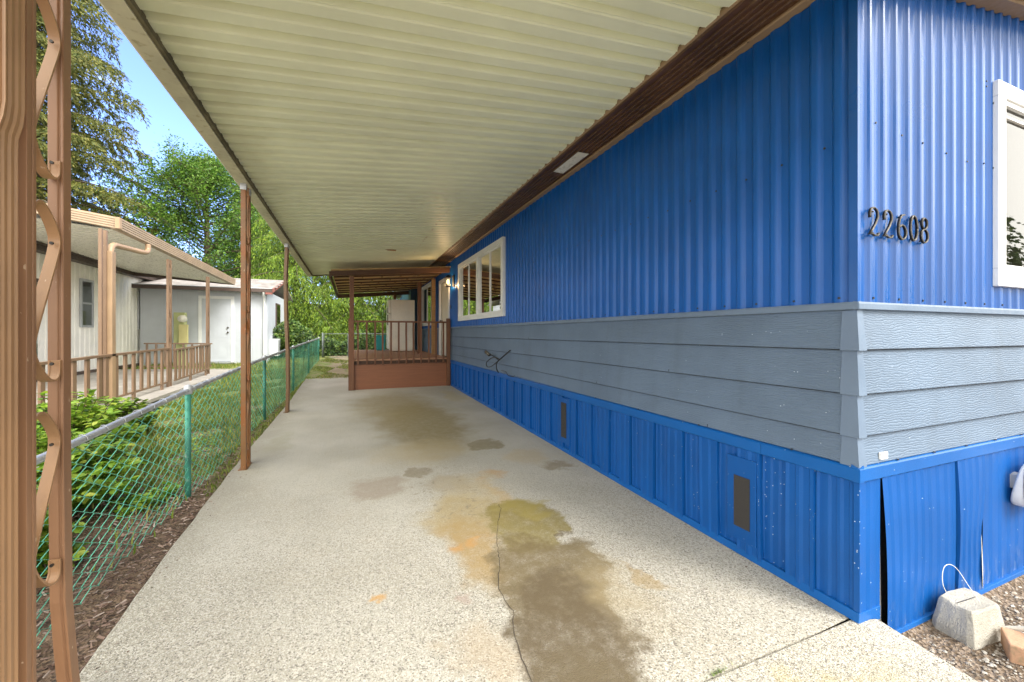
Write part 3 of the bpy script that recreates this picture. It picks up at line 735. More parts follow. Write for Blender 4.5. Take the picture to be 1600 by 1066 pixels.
# windows
def side_window(y0, y1, z0, z1, label, panes):
    mb = MB(); t = .085; xo = XW-.052; xi = XW+.02
    mb.box(xo, xi, y0, y1, z0, z0+t); mb.box(xo, xi, y0, y1, z1-t, z1); mb.box(xo, xi, y0, y0+t, z0+t, z1-t); mb.box(xo, xi, y1-t, y1, z0+t, z1-t)
    mid = (y0+y1)/2
    if panes == 4: mb.box(xo+.002, xi, mid-.036, mid+.036, z0+t, z1-t)
    f = mb.build('window', M['white_trim'], home, bevel=.003, label=label)
    ORG[f.name] = ORG[home.name]
    secs = [(y0+t, mid-.036), (mid+.036, y1-t)] if panes == 4 else [(y0+t, y1-t)]
    for a, b in secs:
        mb = MB(); m_ = (a+b)/2
        for s in (a+.012, m_, b-.012): mb.box(XW-.02, XW+.008, s-.010, s+.010, z0+t, z1-t)
        mb.box(XW-.019, XW+.008, a+.024, m_-.012, z0+t, z0+t+.02); mb.box(XW-.019, XW+.008, a+.024, m_-.012, z1-t-.02, z1-t)
        mb.box(XW-.019, XW+.008, m_+.012, b-.024, z0+t, z0+t+.02); mb.box(XW-.019, XW+.008, m_+.012, b-.024, z1-t-.02, z1-t)
        mb.build('sash', M['white_trim'], f)
        mb = MB(); mb.add([(XW-.004, a+.02, z0+t+.01),(XW-.004, b-.02, z0+t+.01),(XW-.004, b-.02, z1-t-.01),(XW-.004, a+.02, z1-t-.01)], [(0,1,2,3)])
        mb.build('pane', M['glass'], f)
        # pleated curtain behind the far half of each pair
        mb = MB(); n = 40; ca, cb = m_-.02, b+.02; vs = []
        for i in range(n+1):
            s = ca+(cb-ca)*i/n; d = .02*math.sin(i*1.25)
            vs += [(XW+.09+d, s, z0+.02), (XW+.09+d, s, z1)]
        mb.add(vs, [(2*i, 2*i+2, 2*i+3, 2*i+1) for i in range(n)], smooth=True); mb.build('curtain', M['curtain'], f)
    mb = MB(); r0, r1 = y0-.1, y1+.1; zA, zB = z0-.25, z1+.12
    for q in ([(XW+.33,r0,zA),(XW+.33,r1,zA),(XW+.33,r1,zB),(XW+.33,r0,zB)], [(XW+.03,r0,zA),(XW+.33,r0,zA),(XW+.33,r0,zB),(XW+.03,r0,zB)], [(XW+.03,r1,zA),(XW+.33,r1,zA),(XW+.33,r1,zB),(XW+.03,r1,zB)],
              [(XW+.03,r0,zA),(XW+.33,r0,zA),(XW+.33,r1,zA),(XW+.03,r1,zA)], [(XW+.03,r0,zB),(XW+.33,r0,zB),(XW+.33,r1,zB),(XW+.03,r1,zB)]): mb.add(q, [(0,1,2,3)])
    for a, b in secs:   # shelves and pictures seen inside
        m_ = (a+b)/2
        mb.box(XW+.28, XW+.325, a-.02, m_+.1, z0+.62, z0+.80, 1); mb.box(XW+.22, XW+.325, a-.02, m_+.1, z0+.60, z0+.62, 2)
        mb.box(XW+.29, XW+.325, a+.1, a+.42, z0+.25, z0+.50, 1)
    mb.build('room', [M['room'], M['room_dark'], M['tan']], f)
    return f, secs
win, secs = side_window(5.82, 8.60, 1.615, 2.84, 'white framed double sliding window with curtains', 4)
win2, _ = side_window(11.70, 13.6, 1.585, 2.86, 'white framed porch window', 2)
mb = MB(); mb.box(XW-.008, XW-.005, 6.0, 6.06, 1.72, 1.86); mb.box(XW-.0095, XW-.0082, 6.015, 6.045, 1.74, 1.775, 1); mb.box(XW-.0095, XW-.0082, 6.015, 6.045, 1.80, 1.835, 1)
mb.build('window_sticker', [M['plastic_white'], M['black']], win)
def leaves(mb, n, fc, size, rng, up=.3, mi=0, asp=.5):
    for _ in range(n):
        c = Vector(fc(rng)); s = size*rng.uniform(.6, 1.3)
        d = Vector((rng.gauss(0,1), rng.gauss(0,1), rng.gauss(0,.6))).normalized()
        nrm = Vector((rng.gauss(0,.6), rng.gauss(0,.6), 1*up + rng.gauss(0,.5))).normalized()
        r = d.cross(nrm)
        if r.length < .05: continue
        r = r.normalized()*s*asp
        mb.add([c-d*s*.5, c+r*.5-d*s*.1, c+d*s*.55, c-r*.5-d*s*.1], [(0,1,2,3)])
for (a, b) in secs:
    for i, q in enumerate((a+.16, a+.55)):
        mb = MB(); r = random.Random(i+5)
        leaves(mb, 110, lambda g: (XW+.10+g.gauss(0,.02), q+g.gauss(0,.085), 1.72+abs(g.gauss(.0,.11))), .09, r, asp=.3)
        mb.build('window_plant', M['leaf_shrub'], win)
# end-wall window
mb = MB(); t = .092; yo = YC-.041; yi = YC+.02
for b_ in ((W0,W1,WZ0,WZ0+t+.01),(W0,W1,WZ1-t,WZ1),(W0,W0+t,WZ0+t+.01,WZ1-t),(W1-t,W1,WZ0+t+.01,WZ1-t)): mb.box(b_[0], b_[1], yo, yi, b_[2], b_[3])
ew = mb.build('window', M['white_trim'], home, bevel=.004, label='white framed end window reflecting clouds and trees'); ORG[ew.name] = ORG[home.name]
mb = MB()
a0, a1, c0, c1 = W0+t, W1-t, WZ0+t+.01, WZ1-t
mb.box(a0, a1, YC-.03, YC, c0, c0+.03); mb.box(a0, a1, YC-.03, YC, c1-.03, c1); mb.box(a0, a0+.02, YC-.03, YC, c0+.03, c1-.03); mb.box(a0+.02, a1, YC-.026, YC, c1-.10, c1-.085)
mb.build('sash', M['white_trim'], ew, bevel=.002)
mb = MB(); mb.add([(a0+.01,YC-.012,c0+.01),(a1,YC-.012,c0+.01),(a1,YC-.012,c1-.01),(a0+.01,YC-.012,c1-.01)], [(0,1,2,3)]); mb.build('pane', M['glass_refl'], ew)
mb = MB(); mb.box(a0, a1, YC+.04, YC+.06, c0, c1); mb.build('blind', M['room'], ew)

# door
mb = MB(); t = .08
mb.box(XW-.035, XW+.02, 9.58, 9.66, .74, 2.74); mb.box(XW-.035, XW+.02, 10.66, 10.74, .74, 2.74); mb.box(XW-.035, XW+.02, 9.66, 10.66, 2.66, 2.74)
d = mb.build('door_frame', M['white_trim'], home, bevel=.002); ORG[d.name] = ORG[home.name]
mb = MB(); mb.box(XW+.03, XW+.07, 9.66, 10.66, .78, 2.66)
dd = mb.build('door', M['door'], home); ORG[dd.name] = ORG[home.name]
mb = MB(); mb.tube([(XW+.03, 10.56, 1.68), (XW-.03, 10.56, 1.68)], .012, 8); mb.tube([(XW-.03, 10.56, 1.68), (XW-.045, 10.56, 1.68)], .03, 10); mb.build('handle', M['digit_hi'], dd)
mb = MB(); mb.box(XW-.03, XW-.017, 9.38, 9.42, 1.93, 2.02); mb.build('doorbell', M['black'], home)
# blue bump-out wall at the far end of the porch
mb = MB(); mb.box(1.93, XW-.03, 14.3, 17, .75, 2.95); mb.build('porch_closet', M['teal'], home)
# wall lantern
mb = MB(); LX, LY, LZ_ = 2.06, 9.10, 2.52
mb.box(XW-.045, XW-.018, LY-.06, LY+.06, LZ_-.10, LZ_+.16); mb.tube([(XW-.04,LY,LZ_+.10),(XW-.10,LY,LZ_+.17),(LX,LY,LZ_+.15)], .009, 6)
mb.hexa([(LX-.075,LY-.075,LZ_+.09),(LX+.075,LY-.075,LZ_+.09),(LX+.075,LY+.075,LZ_+.09),(LX-.075,LY+.075,LZ_+.09),(LX-.03,LY-.03,LZ_+.15),(LX+.03,LY-.03,LZ_+.15),(LX+.03,LY+.03,LZ_+.15),(LX-.03,LY+.03,LZ_+.15)])
mb.box(LX-.06, LX+.06, LY-.06, LY+.06, LZ_-.11, LZ_-.095)
for sx in (-1, 1):
    for sy in (-1, 1): mb.beam((LX+sx*.055, LY+sy*.055, LZ_-.095), (LX+sx*.06, LY+sy*.06, LZ_+.09), .008, .008, (1,0,0))
lamp = mb.build('wall_lantern', M['black'], home, label='lit black wall lantern by the door'); ORG[lamp.name] = ORG[home.name]
mb = MB(); mb.tube([(LX,LY,LZ_-.05),(LX,LY,LZ_-.02),(LX,LY,LZ_+.03),(LX,LY,LZ_+.06)], [.012,.034,.030,.008], 10); mb.build('bulb', M['bulb'], lamp)
pl = bpy.data.lights.new('lantern_light', 'POINT'); pl.energy = 6; pl.color = (1,.62,.28); pl.shadow_soft_size = .04
po = bpy.data.objects.new('lantern_light', pl); col.objects.link(po); po.parent = lamp
po.location = Vector((LX-.0, LY-.0, LZ_-.075)) - ORG[lamp.name]

# house number
import itertools
def arc(cx, cy, rx, ry, a0, a1, n=14): return [(cx+rx*math.cos(R_(a0+(a1-a0)*i/n)), cy+ry*math.sin(R_(a0+(a1-a0)*i/n))) for i in range(n+1)]
DG = {'2': [[(-.26,.62)] + arc(0, .74, .27, .24, 190, -25, 14) + [(.10,.42),(-.14,.18),(-.30,.03),(-.12,.07),(.08,.02),(.27,.03),(.33,.12)]],
      '6': [[(.16,.93),(-.04,.90)] + [(-.17,.76),(-.26,.58),(-.29,.36)] + arc(0, .28, .28, .26, 170, 385, 16) + arc(0,.34,.24,.20, 20, 150, 8)],
      '0': [arc(0, .5, .26, .46, 0, 360, 28)],
      '8': [arc(0, .74, .21, .21, -90, 270, 20), arc(0, .27, .27, .25, 90, 450, 22)]}
hn = None
DH = .135; DZ = 1.812
for ch, u in zip('22608', (1364.6, 1386.6, 1409, 1427, 1443.6)):
    s = (u-800)/631; dx = math.sin(YAW)+math.cos(YAW)*s; dy = math.cos(YAW)-math.sin(YAW)*s; yw = YC-.030
    xc = dx/dy*yw
    mb = MB()
    for st in DG[ch]:
        P = [(xc + a*DH*.86, yw, DZ + b*DH) for a, b in st]
        # flattened stroke: body, and raised ridge with its highlight put in as lighter bronze
        mb.strip(P, (0,1,0), .007, .0092)
        mb.tube([(p[0]-.0, yw-.0045, p[2]) for p in P], .0018, 5, 1)
        mb.tube([(p[0]+.0052, yw-.004, p[2]) for p in P], .0016, 5, 0); mb.tube([(p[0]-.0052, yw-.004, p[2]) for p in P], .0016, 5, 0)
    for z in (DZ+.015, DZ+DH-.02): mb.tube([(xc, YC-.012, z), (xc, yw, z)], .004, 6, 0)
    mb.build('house_digit', [M['digit'], M['digit_hi']], home, label='dark metal house digit %s' % ch)

# loose cable out of the siding
mb = MB()
cy, cz = 5.95, .74
def spl(ps, n=8):
    o = []
    for i in range(len(ps)-1):
        p0 = Vector(ps[max(i-1,0)]); p1 = Vector(ps[i]); p2 = Vector(ps[i+1]); p3 = Vector(ps[min(i+2,len(ps)-1)])
        for k in range(n):
            t = k/n; o.append(.5*((2*p1)+(p2-p0)*t+(2*p0-5*p1+4*p2-p3)*t*t+(3*p1-p0-3*p2+p3)*t**3))
    return o + [Vector(ps[-1])]
mb.tube(spl([(2.19,5.55,1.10),(2.13,5.7,1.0),(2.09,5.85,.90),(2.10,5.9,.80),(2.15,5.95,.735)]), .009, 6)
mb.tube(spl([(2.12,5.80,.95),(2.10,6.05,.97),(2.09,6.35,.88),(2.10,6.38,.80),(2.10,6.15,.82),(2.12,5.9,.92)]), .007, 6)
mb.tube(spl([(2.14,5.8,.78),(2.10,5.5,.79),(2.08,5.35,.75),(2.12,5.25,.74)]), .005, 6)
mb.tube(spl([(2.14,5.9,.93),(2.10,6.15,1.0),(2.07,6.4,1.02)]), .007, 6)
mb.tube([(2.09,6.22,1.00),(2.06,6.32,1.045)], .028, 8, 1)
tag(mb.build('loose_cable', [M['black'], M['digit_hi']]), 'tangled black cable sticking out of the grey siding above the skirting', 'cable')

# ------------------------------------------------------------------ carport
cp = thing('carport', (-.95, 1.8, 0), 'long metal carport with ribbed cream roof and scrollwork posts beside the blue home', 'carport')
RP = .152; RY0, RY1 = -1.3, 11.3
xi, zi, xo_, zo = 1.885, 3.082, -.905, 2.815
sl = (zi-zo)/(xi-xo_)
mb = MB(); prof = []
k = 0; y = 1.612 - RP*19
while y < RY1:
    for f, d in ((0,.034),(.07,.0),(.14,.006),(.20,.0),(.68,.0),(.72,.010),(.77,.010),(.80,.024),(.88,.024),(.92,.036)): prof.append((y+f*RP, d))
    y += RP
prof = [(max(RY0, min(RY1, a)), b) for a, b in prof if RY0-.0 <= a <= RY1]
n = len(prof)
vs = [(xi, a, zi + b) for a, b in prof] + [(xo_, a, zo + b) for a, b in prof]
mb.add(vs, [(i, i+1, i+1+n, i+n) for i in range(n-1)])
# top skin of the pans
mb.add([(xi,RY0,zi+.07),(xi,RY1,zi+.07),(xo_,RY1,zo+.07),(xo_,RY0,zo+.07)], [(0,1,2,3)])
mb.build('roof_panel', M['panel'], cp)
mb = MB()   # fascia / gutter on the post line
mb.extr([(-.905,zo-.035),(-1.0,zo-.038),(-1.012,zo-.030),(-1.018,zo+.05),(-1.012,zo+.09),(-.905,zo+.10)], 'y', RY0, RY1)
mb.build('gutter', M['panel_dirt'], cp)
mb = MB(); mb.box(-.906, -.885, RY0, RY1-.01, zo-.028, zo+.012); mb.build('dirty_gutter_lip', M['dirt'], cp)
mb = MB(); mb.hexa([(-.9,RY1,zo-.02),(xi,RY1,zi-.03),(xi,RY1+.05,zi-.03),(-.9,RY1+.05,zo-.02),(-.9,RY1,zo+.09),(xi,RY1,zi+.1),(xi,RY1+.05,zi+.1),(-.9,RY1+.05,zo+.09)])
mb.build('end_fascia', M['soffit'], cp)
mb = MB(); mb.extr([(1.893,zi-.012),(1.868,zi-.012),(1.862,zi+.003),(1.862,zi+.02),(1.893,zi+.02)], 'y', RY0, RY1); mb.build('panel_ledger', M['tan'], cp)
for yy, x0, w_ in ((8.1, .62, .2),): 
    z = zi - sl*(xi-(x0+w_/2)); mb = MB(); mb.box(x0, x0+w_, yy, yy+.12, z-.006, z-.001); mb.build('roof_patch', M['rafter'], cp, label='small yellowish patch on the roof panels')
# post pairs with S-scroll bars
def scroll(y0, g, z0, x, per=.60):
    """S bar between tube A (inner face y0) and tube B (inner face y0+g), point-symmetric about its middle"""
    h = per/2
    up = [(0, 0), (.27*g, .14*h)]
    pts = []
    # half path from the middle upwards to the hooked end on A
    half = [(.5, 0), (.66, .18), (.82, .36), (.93, .50), (.97, .58), (.955, .66), (.85, .76), (.66, .87), (.42, .965), (.2, .985), (.06, .93), (.03, .84), (.03, .76)]
    a = [(y0 + f*g, z0 + q*h) for f, q in half]
    b = [(y0 + (1-f)*g, z0 - q*h) for f, q in half]
    P = b[::-1] + a[1:]
    return spl([(x, p, q) for p, q in P], 3)
def post_pair(Y, mA, mS, zlist, ztop, bend=None, lab=None, g=.130, tw=.042, lean=0):
    root = MB(); x0, x1 = -.972, -.930
    base = zs(Y)
    # post body: base plate
    root.box(x0-.02, x1+.01, Y-.01, Y+tw*2+g+.01, base, base+.006)
    p = root.build('post', mA, cp, label=lab); ORG[p.name] = ORG[cp.name]
    for j, ya in enumerate((Y, Y+tw+g)):
        mb = MB(); zz = [base, base+.10, base+.22, base+.40, 1.0, 1.6, 2.2, ztop]
        dy = [0]*8
        if bend and j == 1: dy = bend
        vs = []; 
        pf = [(x0,0),(x1,0),(x1,.021),(x1-.006,.0225),(x1-.006,.0255),(x1,.027),(x1,tw),(x0,tw)] if j == 0 else [(x0,0),(x0+.026,0),(x0+.028,.005),(x0+.033,.005),(x0+.035,0),(x1,0),(x1,tw),(x0,tw)]
        for z, q in zip(zz, dy):
            for a, b in pf: vs.append((a + lean*math.sin(z*2.3) , ya+b+q, z))
        nn = len(pf); fs = [(r*nn+i, r*nn+(i+1) % nn, (r+1)*nn+(i+1) % nn, (r+1)*nn+i) for r in range(7) for i in range(nn)]
        mb.add(vs, fs); t = mb.build('post_tube', mA, p, bevel=.002)
        mb = MB(); mb.box(x0-.004, x1+.003, ya-.004, ya+tw+.004, ztop-.055, ztop+.01); mb.disc((x1+.003, ya+tw/2, ztop-.025), (1,0,0), .007, .004, 8, 1)
        mb.build('post_bracket', [M['galv'], M['bolt']], p)
    for z0 in zlist:
        mb = MB(); P = scroll(Y+tw, g, z0, (x0+x1)/2)
        mb.strip(P, (1,0,0), .031, .007)
        mb.build('scroll_bar', mS, p)
        mb = MB()
        for f, q in ((.96, .58), (.97, -.80)):
            mb.disc(((x0+x1)/2, Y+tw+g*f-.012, z0+q*.30), (0,-1,0), .0055, .006, 8)
        mb.build('bolt', M['bolt'], p)
    return p
def zlist(first, n, per=.677): return [first + per*k for k in range(n)]
# front post: tubes at y 1.716 and 1.888
post_pair(1.716, M['post_tube'], M['post'], [.795, 1.485, 2.175, 2.86], 2.782, bend=[.062,.046,.030,.010,0,0,0,0], lab='near tan carport post with bent foot and scroll bars')
post_pair(4.52, M['post_rust'], M['post_rust'], zlist(.5, 4), 2.775, lab='rusty orange-brown middle carport post')
post_pair(7.28, M['post_dull'], M['post_dull'], zlist(.5, 4), 2.775, g=.09, lean=.018, lab='bent dull brown far carport post')
# fluted downspout on the camera side of the front post
mb = MB()
def dsp(y0, y1, xr, n=5):
    # front face toward -Y, ribs on it ; right face x = xr
    x0 = xr-.085
    pf = [(x0, y1), (x0, y0)]
    k = 6; wd = (xr-x0)/k
    for i in range(k):
        a = x0 + i*wd; pf += [(a+wd*.15, y0), (a+wd*.3, y0+.004), (a+wd*.7, y0+.004), (a+wd*.85, y0)]
    dd_ = (y1-y0)/3
    pf += [(xr, y0)]
    for i in range(3): pf += [(xr, y0+dd_*(i+.2)), (xr-.005, y0+dd_*(i+.4)), (xr-.005, y0+dd_*(i+.7)), (xr, y0+dd_*(i+.9))]
    pf += [(xr, y1)]
    return pf
prev = None; vs = []; fs = []
for z, oy, ox in ((.0,0,0),(1.90,0,0),(1.935,.004,.0),(1.975,.020,.004),(2.02,.028,.006),(2.75,.028,.006)):
    pf = dsp(1.602+oy*.6, 1.678+oy*.6, -.928+ox); nn = len(pf)
    b = len(vs); vs += [(x, y, z + .0) for x, y in pf]
    if prev is not None: fs += [(prev+i, prev+(i+1) % nn, b+(i+1) % nn, b+i) for i in range(nn)]
    prev = b
mb.add(vs, fs); mb.build('downspout', M['post'], cp)

# ------------------------------------------------------------------ porch
DY, DB = 9.40, 14.8; DZ0 = .78
porch = thing('porch', (0, DY, zs(DY)), 'brown painted wooden porch deck with railing and open rafter roof', 'porch')
mb = MB()
yy = DY-.02
while yy < DB: mb.box(-.02, 2.16, yy, yy+.135, DZ0-.035, DZ0); yy += .140
mb.build('deck_floor', M['deck'], porch, bevel=.004)
mb = MB(); mb.box(.06, 2.12, DY+.01, DY+.05, zs(DY)+.0, .665); mb.box(-.02, .0, DY+.08, DB, zs(DY), .74); mb.build('face_board', M['porch_board'], porch, bevel=.003)
mb = MB(); mb.box(.06, 2.14, DY+.055, DY+.09, .60, .745); 
for k in range(8): mb.box(.15+k*.27, .19+k*.27, DY+.02, DY+.05, .675, .742)
mb.build('rim_joist', M['beam'], porch)
def post(x, y, z0, z1, s=.09, mat='porch'):
    mb = MB(); mb.box(x-s/2, x+s/2, y-s/2, y+s/2, z0, z1); return mb.build('post', M[mat], porch, bevel=.004)
post(.01, DY, zs(DY), 1.66, .115); post(.02, DY+.01, 1.655, 2.59, .088); post(2.135, DY, zs(DY), 1.70, .085)
post(2.08, 10.95, DZ0, 2.83, .10, 'rafter'); post(1.80, 11.55, DZ0, 2.80, .10); post(.02, 13.9, zs(11), 2.6, .09); post(.02, 11.9, zs(11), 1.66, .11); post(1.45, 14.75, DZ0, 2.72, .09)
# front railing
def rail(a, b, ztop, name='railing', nb=11, z0=.66):
    a = Vector(a); b = Vector(b)
    mb = MB(); mb.beam((a.x,a.y,ztop-.02), (b.x,b.y,ztop-.02), .085, .038)
    f = mb.build(name, M['porch'], porch, bevel=.003); ORG[f.name] = ORG[porch.name]
    d = (b-a)
    nrm = Vector((d.y, -d.x, 0)).normalized()*.03
    for i in range(nb):
        p = a + d*((i+.5)/nb) + nrm + Vector((random.uniform(-.008,.008), 0, 0))
        mb = MB(); tx = random.uniform(-.006,.006)
        mb.beam((p.x, p.y, z0+random.uniform(-.008,.008)), (p.x+tx, p.y, ztop-.04), .036, .036, (0,1,0)); mb.build('baluster', M['porch'], f)
rail((.07, DY, 0), (2.09, DY, 0), 1.63, nb=12)
rail((.02, DY+.08, 0), (.02, 11.85, 0), 1.63, nb=12, z0=.74)
rail((.02, 11.95, 0), (.02, 13.85, 0), 1.63, nb=9, z0=.74)
# porch roof
mb = MB(); mb.hexa([(-.40,DY-.06,2.565),(1.93,DY-.06,2.765),(1.93,DY-.02,2.765),(-.40,DY-.02,2.565),(-.40,DY-.06,2.665),(1.93,DY-.06,2.885),(1.93,DY-.02,2.885),(-.40,DY-.02,2.665)])
mb.hexa([(1.75,DY-.02,2.745),(2.17,DY-.02,2.785),(2.17,DY+.03,2.785),(1.75,DY+.03,2.745),(1.75,DY-.02,2.86),(2.17,DY-.02,2.90),(2.17,DY+.03,2.90),(1.75,DY+.03,2.86)])
mb.build('front_beam', M['beam'], porch, bevel=.003)
zr = lambda x: 2.60 + .086*(x+.39)
mb = MB(); yy = DY
k = 0
while yy < DB:
    mb.hexa([(-.39,yy,zr(-.39)+.09),(2.19,yy,zr(2.19)+.09),(2.19,yy+.245,zr(2.19)+.09),(-.39,yy+.245,zr(-.39)+.09),(-.39,yy,zr(-.39)+.11),(2.19,yy,zr(2.19)+.11),(2.19,yy+.245,zr(2.19)+.11),(-.39,yy+.245,zr(-.39)+.11)]); yy += .252
rf = mb.build('porch_roof', M['sheath'], porch); ORG[rf.name] = ORG[porch.name]
for k in range(8):
    yy = DY+.30+k*.66; mb = MB()
    mb.beam((-.37,yy,zr(-.37)+.072), (2.17,yy,zr(2.17)+.072), .038, .034)
    mb.build('rafter', M['beam'], rf)
mb = MB()
for k in range(7):
    for j in range(5):
        xx = .05+j*.45+(.2 if k % 2 else 0); yy = DY+.32+k*.66
        mb.box(xx, xx+.035, yy, yy+.22, zr(xx)+.035, zr(xx)+.088)
mb.build('rafter_block', M['rafter'], rf)
mb = MB(); mb.beam((-.41,DY-.02,2.60), (-.41,DB+.05,2.60), .03, .13); mb.beam((-.41,DB+.03,2.60), (2.18,DB+.03,2.83), .04, .13); mb.build('side_fascia', M['beam'], rf)

# refrigerator on the porch
fr = thing('refrigerator', (1.48, 13.4, DZ0), 'cream old refrigerator standing on the porch deck', 'refrigerator')
mb = MB(); mb.box(1.16, 1.88, 13.0, 13.75, DZ0+.02, 2.40); mb.build('cabinet', M['appliance'], fr, bevel=.012)
mb = MB(); mb.box(1.08, 1.155, 13.0, 13.75, 1.96, 2.40); mb.build('freezer_door', M['appliance'], fr, bevel=.015)
mb = MB(); mb.box(1.08, 1.155, 13.0, 13.75, DZ0+.08, 1.945); mb.build('fridge_door', M['appliance'], fr, bevel=.015)
mb = MB(); mb.box(1.05, 1.08, 13.03, 13.06, 1.60, 1.93); mb.box(1.05, 1.08, 13.03, 13.06, 1.98, 2.15); mb.build('handle', M['digit_hi'], fr, bevel=.004)
bn = thing('recycling_bin', (.92, 14.2, DZ0), 'small teal plastic bin on the porch beside the refrigerator', 'bin')
mb = MB(); mb.hexa([(.80,14.0,DZ0+.01),(1.05,14.0,DZ0+.01),(1.05,14.25,DZ0+.01),(.80,14.25,DZ0+.01),(.77,13.97,1.25),(1.08,13.97,1.25),(1.08,14.28,1.25),(.77,14.28,1.25)]); mb.build('body', M['teal_bin'], bn, bevel=.01)
mb = MB(); mb.box(.76, 1.09, 13.96, 14.29, 1.252, 1.285); mb.build('lid', M['teal_bin'], bn, bevel=.01)

# ------------------------------------------------------------------ chain-link fence
fx = lambda y: -1.255 + .0125*(y-2)
fz0 = lambda y: zt(fx(y), y) + (.0 if y < 12 else .0)
def frail(y):
    k = [(0,.76),(2.3,.80),(4.0,.885),(6.7,.975),(11.5,1.08),(16.2,1.17)]
    for (a, za), (b, zb) in zip(k, k[1:]):
        if y <= b: return za + (zb-za)*(y-a)/(b-a)
    return 1.17
fence = thing('chain_link_fence', (-1.25, 4, 0), 'low green vinyl chain link fence with pipe top rail along the driveway', 'fence')
mb = MB(); y = 1.0; PW = .072; nrow = 11; i = 0
P0, P1 = 1.0, 16.2
while y < P1:
    bow = .010
    pts = []
    for k in range(nrow*2+1):
        f = k/(nrow*2); s = y + (PW/2 if (k+i) % 2 else -PW/2) + .006*math.sin(y*7+k*.8)
        zb = fz0(y)+.01; zt2 = frail(y)+.012
        dx = (.004 if (k+i) % 2 else -.004) + .014*math.sin(y*1.7+f*3)*(1-f)
        pts.append((fx(y)+dx, s, zb + (zt2-zb)*f))
    mb.tube(pts, .0026 if y < 4 else .0031, 3 if y > 4 else 4, caps=False)
    y += PW; i += 1
# return run across the end
mb.build('chain_mesh', M['chain'], fence)
pts = [(fx(y_*.5), y_*.5, frail(y_*.5)) for y_ in range(2, 33)]
mb = MB(); mb.tube(pts, .019, 10); mb.build('top_rail', M['galv'], fence)
for yp in (1.05, 4.03, 6.95, 9.9, 12.9, 16.2):
    mb = MB(); mb.tube([(fx(yp), yp, fz0(yp)-.1), (fx(yp), yp, frail(yp)-.005)], .021, 10)
    mb.tube([(fx(yp), yp, frail(yp)-.03), (fx(yp), yp, frail(yp)+.03), (fx(yp), yp, frail(yp)+.045)], [.030,.030,.012], 10, 1)
    mb.build('fence_post', [M['chain_post'], M['galv']], fence)
mb = MB(); y = 1.4
while y < 16:
    c = Vector((fx(y), y, frail(y))); mb.tube([c + Vector((.026*math.cos(t), random.uniform(-.01,.01) + .008*t, .026*math.sin(t))) for t in [q*.7 for q in range(9)]], .0022, 4, caps=False); y += .18
mb.build('wire_tie', M['galv'], fence)
# back fence with gate
def mesh_panel(mb, x0, x1, y, z0, z1, pw=.07):
    x = x0; i = 0
    while x < x1:
        n = int((z1-z0)/.04); mb.tube([(x+(pw/2 if (k+i) % 2 else -pw/2), y+(.003 if k % 2 else -.003), z0+(z1-z0)*k/n) for k in range(n+1)], .0022, 3, caps=False); x += pw; i += 1
gate = thing('chain_link_gate', (-.5, 17, .4), 'grey chain link gate at the far end of the grass path', 'gate')
mb = MB(); mesh_panel(mb, -.93, -.12, 17, .42, 1.32); mb.build('chain_mesh', M['chain_grey'], gate)
mb = MB(); mb.tube([(-.95,17,.42),(-.95,17,1.33),(-.10,17,1.33),(-.10,17,.42),(-.95,17,.42)], .018, 8); mb.build('gate_frame', M['chain_grey'], gate)
bf = thing('back_fence', (1, 17, .4), 'grey chain link fence behind the porch, running right from the gate', 'fence')
mb = MB(); mesh_panel(mb, -.0, 2.1, 17.02, .42, 1.32); mesh_panel(mb, -1.35, -1.0, 17.02, .42, 1.32); mb.build('chain_mesh', M['chain_grey'], bf)
mb = MB(); mb.tube([(-.02,17.02,1.33),(2.15,17.02,1.33)], .018, 8); mb.build('top_rail', M['chain_grey'], bf)
for x in (-1.0, -.03, 2.1):
    mb = MB(); mb.tube([(x,17.02,.3),(x,17.02,1.38)], .025, 8); mb.build('fence_post', M['chain_grey'], bf)

# ------------------------------------------------------------------ neighbour's home, carport, railing, garage
XN = -6.17
nb = thing('neighbour_home', (XN, 14, .2), 'cream white mobile home next door with narrow windows', 'mobile home')
mb = MB(); pr = []
s = 2.0
while s < 17.9: pr += [(s,0),(s+.11,0),(s+.125,.012),(s+.165,.012),(s+.18,0)]; s += .20
n = len(pr)
for z0, z1 in ((.42, 3.1),): mb.add([(XN+d, s, z0) for s, d in pr] + [(XN+d, s, z1) for s, d in pr], [(i, i+1, i+1+n, i+n) for i in range(n-1)])
mb.box(XN-4, XN-.01, 2, 17.9, .2, 3.1)
mb.build('wall', M['white_wall'], nb)
mb = MB(); mb.box(XN-.01, XN+.04, 2, 17.9, .12, .42); mb.build('skirting', M['nb_brown'], nb)
mb = MB(); mb.box(XN-.01, XN+.22, 1.8, 18.2, 3.06, 3.18); mb.box(XN-.01, XN+.30, 1.8, 18.3, 3.18, 3.28); mb.build('eave', M['nb_brown'], nb)
mb = MB(); mb.hexa([(XN-4.2,1.8,3.28),(XN+.3,1.8,3.28),(XN+.3,18.3,3.28),(XN-4.2,18.3,3.28),(XN-4.2,1.8,3.7),(XN-2.2,1.8,3.7),(XN-2.2,18.3,3.7),(XN-4.2,18.3,3.7)]); mb.build('roof', M['shingle'], nb)
